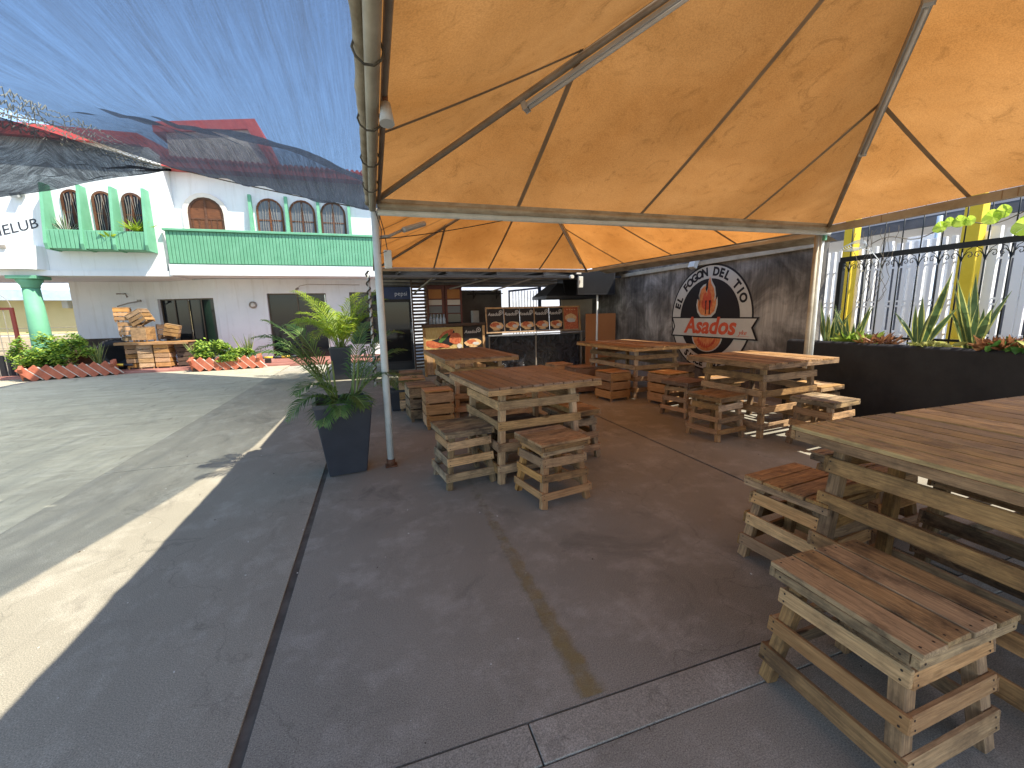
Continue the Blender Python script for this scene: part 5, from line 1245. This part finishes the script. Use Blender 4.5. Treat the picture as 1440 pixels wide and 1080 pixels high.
tb = MB(); tb.lathe([(.14, 0), (.17, .02), (.20, .55), (.21, .56), (.21, .6), (.001, .6)], 16); o = tb.obj('blue_drum', 'blueroof'); o.location = (-8.75, 14.8, .0); tag(o, 'light blue drum between the gate and the leafy planter', 'drum')

# trailer-like dark bench and big tyre
ty = thing('tractor_tyre', 'large black tyre leaning beside the wooden bench', 'tyre', (-7.30, 15.3, .50), R_(20))
mb = MB(); prof = [(.22, -.11), (.26, -.15), (.38, -.17), (.43, -.12), (.45, 0), (.43, .12), (.38, .17), (.26, .15), (.22, .11)]
mb.lathe(prof+[prof[0]], 32); 
for v in mb.bm.verts: v.co = Vector((v.co.x, v.co.z, v.co.y))
ty_o = mb.obj('tread', 'rubber', ty)
mb = MB()
for k in range(30):
    a = k*2*math.pi/30
    for s in (-1, 1): mb.bar((.455*math.cos(a), s*.01, .455*math.sin(a)), (.43*math.cos(a+.12), s*.14, .43*math.sin(a+.12)), .04, .02, upv=(math.cos(a), 0, math.sin(a)))
mb.obj('lugs', 'rubber', ty)
mb = MB(); mb.lathe([(.07, -.05), (.22, -.04), (.22, .04), (.07, .05), (.07, -.05)], 20)
for v in mb.bm.verts: v.co = Vector((v.co.x, v.co.z, v.co.y))
mb.obj('rim', 'rubber', ty)
mb = MB(); mb.lathe([(.001, -.08), (.06, -.08), (.07, .05), (.001, .05)], 12)
for v in mb.bm.verts: v.co = Vector((v.co.x, v.co.z, v.co.y))
mb.obj('hub', 'rim', ty)
db = thing('dark_bench', 'dark wooden trough standing against the white wall behind the snake plant', 'bench', (-8.15, 16.2, 0))
mb = MB(); mb.boxmm((-.75, -.3, .55), (.55, .3, .66)); mb.obj('top', 'wood_dark', db)
mb = MB(); mb.boxmm((-.7, .15, .06), (.5, .25, .95)); mb.obj('back', 'wood_dark', db)
for x in (-.65, .45):
    mb = MB(); mb.boxmm((x-.05, -.25, .06), (x+.05, .2, .55)); mb.obj('leg', 'wood_dark', db)
# wooden bench/table with crates under and on it
bt = thing('crate_bench', 'long wooden bench top resting on slatted crate legs by the far windows', 'bench', (0, 15.3, 0))
for i in range(3): plank('top_board', bt, (-7.15, -.25+i*.22, .84), (-5.35, -.25+i*.22, .82), .21, .03, (0, 0, 1), 'wood_orange', 0, .003)
plank('front_rail', bt, (-7.15, -.37, .81), (-5.35, -.37, .79), .06, .02, (0, -1, 0), 'wood_orange', 1, .003)
GC = 'crates piled on and under the far wooden bench'
crate('slatted crate under the left end of the far bench', (-6.88, 15.25), R_(20), 'wood_orange', .74, .30, .36, cat='crate', name='wooden_crate', group=GC, zoff=.06, rows=5)
crate('slatted crate second from the left under the far bench', (-6.50, 15.2), R_(5), 'wood_pale', .74, .36, .36, cat='crate', name='wooden_crate', group=GC, zoff=.06, rows=5)
crate('slatted crate third from the left under the far bench', (-6.06, 15.18), R_(-5), 'wood_orange', .74, .38, .36, cat='crate', name='wooden_crate', group=GC, zoff=.06, rows=5)
crate('shadowed crate under the right end of the far bench', (-5.56, 15.3), R_(0), 'wood_dark', .74, .38, .36, cat='crate', name='wooden_crate', group=GC, zoff=.06, rows=5)
crate('orange crate at the bottom of the leftmost stack on the bench', (-6.98, 15.45), R_(10), 'wood_orange', .42, .36, .34, cat='crate', name='wooden_crate', group=GC, zoff=1.02)
crate('orange crate topmost of the leftmost stack, shifted left', (-7.05, 15.45), R_(14), 'wood_orange', .42, .36, .34, cat='crate', name='wooden_crate', group=GC, zoff=1.445)
crate('grey crate support beneath the leftmost orange stack', (-6.95, 15.5), R_(6), 'wood_grey', .17, .36, .34, cat='crate', name='wooden_crate', group=GC, zoff=.845, rows=1)
crate('plain boxy crate lying on the bench right of the stack', (-6.58, 15.35), R_(-14), 'wood_brown', .44, .42, .38, cat='crate', name='wooden_crate', group=GC, zoff=.855, rows=1)
crate('tilted crate tipped over on top of the boxy crate', (-6.52, 15.4), 0, 'wood_brown', .42, .42, .40, cat='crate', name='wooden_crate', group=GC, zoff=1.36, rot=(0, R_(-28), R_(-10)))
crate('small crate leaning on the bench nearest the far window', (-5.92, 15.4), 0, 'wood_brown', .40, .36, .34, cat='crate', name='wooden_crate', group=GC, zoff=.95, rot=(0, R_(14), R_(10)))
crate('crate at the back of the pile behind the leaning one', (-6.2, 15.75), R_(25), 'wood_dark', .5, .38, .36, cat='crate', name='wooden_crate', group=GC, zoff=.855)

# striped barrier poles
def barrier(label, p0, p1, n):
    t = thing('barrier_pole', label, 'barrier', p0, 0, 'striped barrier poles along the planters'); d = Vector(p1)-Vector(p0)
    for k in range(n):
        mb = MB(); mb.tube([d*(k/n), d*((k+1)/n)], .035, 10); mb.obj('stripe', 'polyellow' if k % 2 == 0 else 'letter', t)
    for k in (.3, .7):
        mb = MB(); mb.boxmm((d.x*k-.08, d.y*k-.06, -p0[2]+.06), (d.x*k+.08, d.y*k+.06, -.03)); mb.obj('foot', 'black', t)
barrier('yellow and black pole behind the left brick planter', (-8.4, 14.75, .30), (-6.7, 14.75, .22), 8)
barrier('yellow and black pole running from the bench to past the right brick planter', (-5.35, 14.85, .22), (-2.4, 14.95, .24), 12)

# brick planters
def brick_planter(label, a, b_, dep, seed):
    a = Vector((*a, 0)); b_ = Vector((*b_, 0)); t = thing('brick_planter', label, 'planter', a); d = b_-a; Ln = d.length; d.normalize(); n_ = Vector((-d.y, d.x, 0))
    lr = random.Random(seed)
    mb = MB(); mb.prism([(0, 0, 0)+Vector() if False else Vector((0, 0, 0))+n_*.05, d*Ln+n_*.05, d*Ln+n_*dep, n_*dep], (0, 0, .30)); mb.obj('soil_bed', 'soil', t)
    n = int(Ln/.225)
    key = 'brickmesh'
    if key not in CACHE:
        mb = MB(); mb.box((0, 0, 0), (.155, .07, .44), None, 0, .006); CACHE[key] = mb.mesh('brick', 'brick')
        mb = MB(); mb.box((0, 0, 0), (.018, .072, .42), None, 0, .003); CACHE['mortarmesh'] = mb.mesh('mortar', 'mortar')
    ang = math.atan2(d.y, d.x)
    for k in range(n+1):
        p = d*(.10+k*(Ln-.15)/n)+Vector((0, 0, .19+lr.uniform(-.012, .012)))
        E_ = Euler((0, R_(-42), ang)); link('brick', CACHE[key], t, p, E_)
        link('mortar', CACHE['mortarmesh'], t, p+d*.112+Vector((0, 0, -.0)), E_)
    for s, q in ((0, Vector((0, 0, 0))), (1, d*Ln)):
        for k in range(3): link('brick', CACHE[key], t, q+n_*(.08+k*dep/3.2)+Vector((0, 0, .19)), Euler((0, R_(-35), ang+math.pi/2)))
    return t
brick_planter('left planter edged with slanted red bricks, holding a round green shrub', (-8.55, 13.75), (-6.95, 14.30), .75, 1)
brick_planter('right planter edged with slanted red bricks, in front of the far bench', (-5.0, 13.95), (-3.35, 14.1), .7, 2)

def shrub(label, loc, rx, ry, rz_, n, seed, mats=('bush', 'bushdk'), ls=.05, name='shrub', group=None):
    t = thing(name, label, 'shrub', loc, 0, group); lr = random.Random(seed); mb = MB()
    cl_ = [(lr.gauss(0, .45), lr.gauss(0, .4), lr.uniform(.15, 1)) for _ in range(26)]
    for i in range(n):
        cx, cy, cz = lr.choice(cl_); p = Vector((cx+lr.gauss(0, .16), cy+lr.gauss(0, .16), cz+lr.gauss(0, .10)))
        rr = math.sqrt(p.x**2+p.y**2+(max(0, p.z-.2))**2)
        if rr > 1.15 or p.z < 0: continue
        p = Vector((p.x*rx, p.y*ry, p.z*rz_))
        nrm = Vector((lr.gauss(0, .5), lr.gauss(0, .5), 1)).normalized(); a = nrm.orthogonal().normalized(); a = Matrix.Rotation(lr.uniform(0, 6.28), 3, nrm) @ a; b_ = nrm.cross(a)
        s = ls*lr.uniform(.6, 1.3); mb.poly([p-a*s, p-b_*s*.45-nrm*s*.1, p+a*s, p+b_*s*.45-nrm*s*.1], 0 if lr.random() < .65 else 1)
    mb.obj('foliage', list(mats), t, fix=False)
    mb = MB()
    for k in range(9):
        a = lr.uniform(0, 6.28); mb.tube([(0, 0, 0), (math.cos(a)*rx*.25, math.sin(a)*ry*.25, rz_*.4), (math.cos(a)*rx*.6, math.sin(a)*ry*.6, rz_*.75)], .012, 5, r1=.004)
    mb.obj('stem', 'twig', t); return t
shrub('wide layered light-green shrub in the left brick planter', (-8.15, 14.25, .28), .80, .45, .80, 5200, 1, ls=.055)
shrub('low green shrub in the right brick planter', (-4.60, 14.35, .28), .52, .32, .52, 3200, 2, ls=.05)
shrub('small green shrub at the right end of the right brick planter', (-3.85, 14.38, .28), .35, .28, .30, 1500, 3, ls=.045)
shrub('low leaves spilling over the front of the right brick planter', (-4.1, 13.98, .24), .28, .12, .18, 700, 4, ls=.045)
GP = 'snake plants in the brick planters'
snake_plant('variegated snake plant beside the round shrub in the left planter', (-7.35, 14.5, .28), 24, .62, .55, .045, GP, 41)
snake_plant('snake plant at the left end of the right planter', (-5.0, 14.55, .28), 16, .62, .75, .045, GP, 42)
snake_plant('tall snake plant between the shrubs of the right planter', (-3.7, 14.5, .28), 20, .75, .5, .045, GP, 43)
snake_plant('few long drooping leaves at the left tip of the left planter', (-8.75, 14.0, .28), 3, .55, 1.6, .05, GP, 44)

# ============================================================ POTTED PALMS
def pot(t, wb, wt, h, rot=0):
    mb = MB(); r0, r1 = wb/2, wt/2
    def sq(r, z): return [(-r, -r, z), (r, -r, z), (r, r, z), (-r, r, z)]
    lv = [sq(r0, .012), sq(r1, h), sq(r1+.006, h), sq(r1+.006, h+.035), sq(r1-.025, h+.035), sq(r1-.035, h-.05)]
    V = [[mb.bm.verts.new(p) for p in l] for l in lv]
    for i in range(len(V)-1):
        for j in range(4): mb.bm.faces.new((V[i][j], V[i][(j+1) % 4], V[i+1][(j+1) % 4], V[i+1][j]))
    mb.bm.faces.new(V[0])
    bmesh.ops.recalc_face_normals(mb.bm, faces=mb.bm.faces)
    es = [e for e in mb.bm.edges if abs(e.verts[0].co.z-e.verts[1].co.z) > .1]
    bmesh.ops.bevel(mb.bm, geom=es, offset=.012, segments=2, affect='EDGES', profile=.5)
    mb.obj('pot', 'pot', t)
    mb = MB(); mb.poly(sq(r1-.034, h-.03)); mb.obj('soil', 'soil', t)
def frond(mb, base, az, ln, rise, droop, nl=26, ll=.28, lw=.018, mi=0, ms=1, lr=random, vee=.5, twist=0):
    """pinnate frond: arching midrib with narrow leaflets"""
    d = Vector((math.cos(az), math.sin(az), 0)); pts = []
    for i in range(15):
        s = i/14; pts.append(Vector(base)+d*ln*(s*.55+s*s*.35)+Vector((0, 0, ln*(rise*s-droop*s*s*s))))
    mb.tube(pts, .008, 5, mi=ms, r1=.002)
    side = Vector((-d.y, d.x, 0))
    for i in range(nl):
        s = .22+.78*i/(nl-1); q = s*14; k = min(int(q), 13); p = pts[k].lerp(pts[k+1], q-k); tg = (pts[k+1]-pts[k]).normalized()
        L_ = ll*(math.sin(math.pi*min(1, .18+s*.82))**.6)*lr.uniform(.85, 1.1)
        for sd in (-1, 1):
            dr = (side*sd*lr.uniform(.75, .95)+tg*(.55+.5*s)+Vector((0, 0, vee*lr.uniform(.3, .9)))).normalized(); nn = dr.cross(tg).normalized()
            a = p; m_ = p+dr*L_*.5; e = p+dr*L_*.95+Vector((0, 0, -L_*lr.uniform(.15, .45))); wv = nn.cross(dr).normalized()*lw*.5
            up_ = Vector((0, 0, 1)); wv = (tg-dr*tg.dot(dr)).normalized()*lw*.5
            v = [mb.bm.verts.new(x) for x in (a-wv*.5, a+wv*.5, m_-wv, m_+wv, e)]
            f = mb.bm.faces.new((v[0], v[1], v[3], v[2])); f.material_index = mi; f = mb.bm.faces.new((v[2], v[3], v[4])); f.material_index = mi
p1 = thing('potted_palm', 'dark green palm in a tall square charcoal pot in front of the tent post', 'potted plant', (-.345, 4.14, 0), R_(8))
pot(p1, .33, .49, .66); lr = random.Random(12)
specs = [(2.9, .78, 1.25, .70, -.05), (3.4, .80, 1.05, .65, -.05), (2.3, .66, 1.5, .65, -.05), (3.9, .62, .75, .65, 0), (.2, .70, 1.0, .55, .1), (-.4, .55, .85, .60, .1), (1.0, .60, 1.5, .5, .08), (4.6, .42, .5, .8, 0), (5.2, .40, .6, .8, .02), (3.1, .62, 1.6, .6, -.06), (.5, .8, 1.25, .75, .1), (2.6, .85, 1.1, .75, -.06), (3.6, .55, .55, .9, -.05), (4.2, .38, .45, 1.0, -.03)]
for (az, ln, rs_, dr_, bx_) in specs:
    mb = MB(); frond(mb, (bx_, lr.uniform(-.04, .04), .63), az, ln*.92, rs_*1.22, dr_*.88, 28, .24, .015, 0, 1, lr, .35); mb.obj('frond', ['palmdk', 'stem'], p1, fix=False)
mb = MB()
for (x, y) in ((-.06, 0), (.09, .02), (.11, -.03), (-.03, .04)): mb.tube([(x, y, .6), (x*1.3, y, .78), (x*1.6, y, 1.05)], .014, 7, r1=.007)
mb.obj('stem', 'stem', p1)
p2 = thing('potted_palm', 'sunlit yellow-green areca palm in a round-edged pot farther back beside the yard', 'potted plant', (-.80, 10.6, 0))
pot(p2, .34, .46, .72); lr = random.Random(5)
for k in range(30):
    az = k*2.4+lr.uniform(-.3, .3); steep = lr.random()
    mb = MB(); frond(mb, (lr.uniform(-.08, .08), lr.uniform(-.08, .08), .68), az, lr.uniform(1.0, 1.35), .85+.75*steep, .40+.30*(1-steep), 24, .42, .023, 0, 1, lr, .5); mb.obj('frond', ['palm', 'stem'], p2, fix=False)
mb = MB()
for k in range(8): a = k*.8; mb.tube([(.05*math.cos(a), .05*math.sin(a), .66), (.12*math.cos(a), .12*math.sin(a), 1.2)], .016, 6, r1=.009)
mb.obj('stem', 'stem', p2)
p3 = thing('potted_palm', 'small sparse palm behind the near tent post, its thin leaves over the pale stool', 'potted plant', (.28, 6.6, 0))
pot(p3, .22, .30, .3); lr = random.Random(9)
for k in range(8):
    mb = MB(); frond(mb, (0, 0, .28), k*.8+.2, lr.uniform(.4, .6), .9, .6, 16, .16, .012, 0, 1, lr, .3); mb.obj('frond', ['palmdk', 'stem'], p3, fix=False)
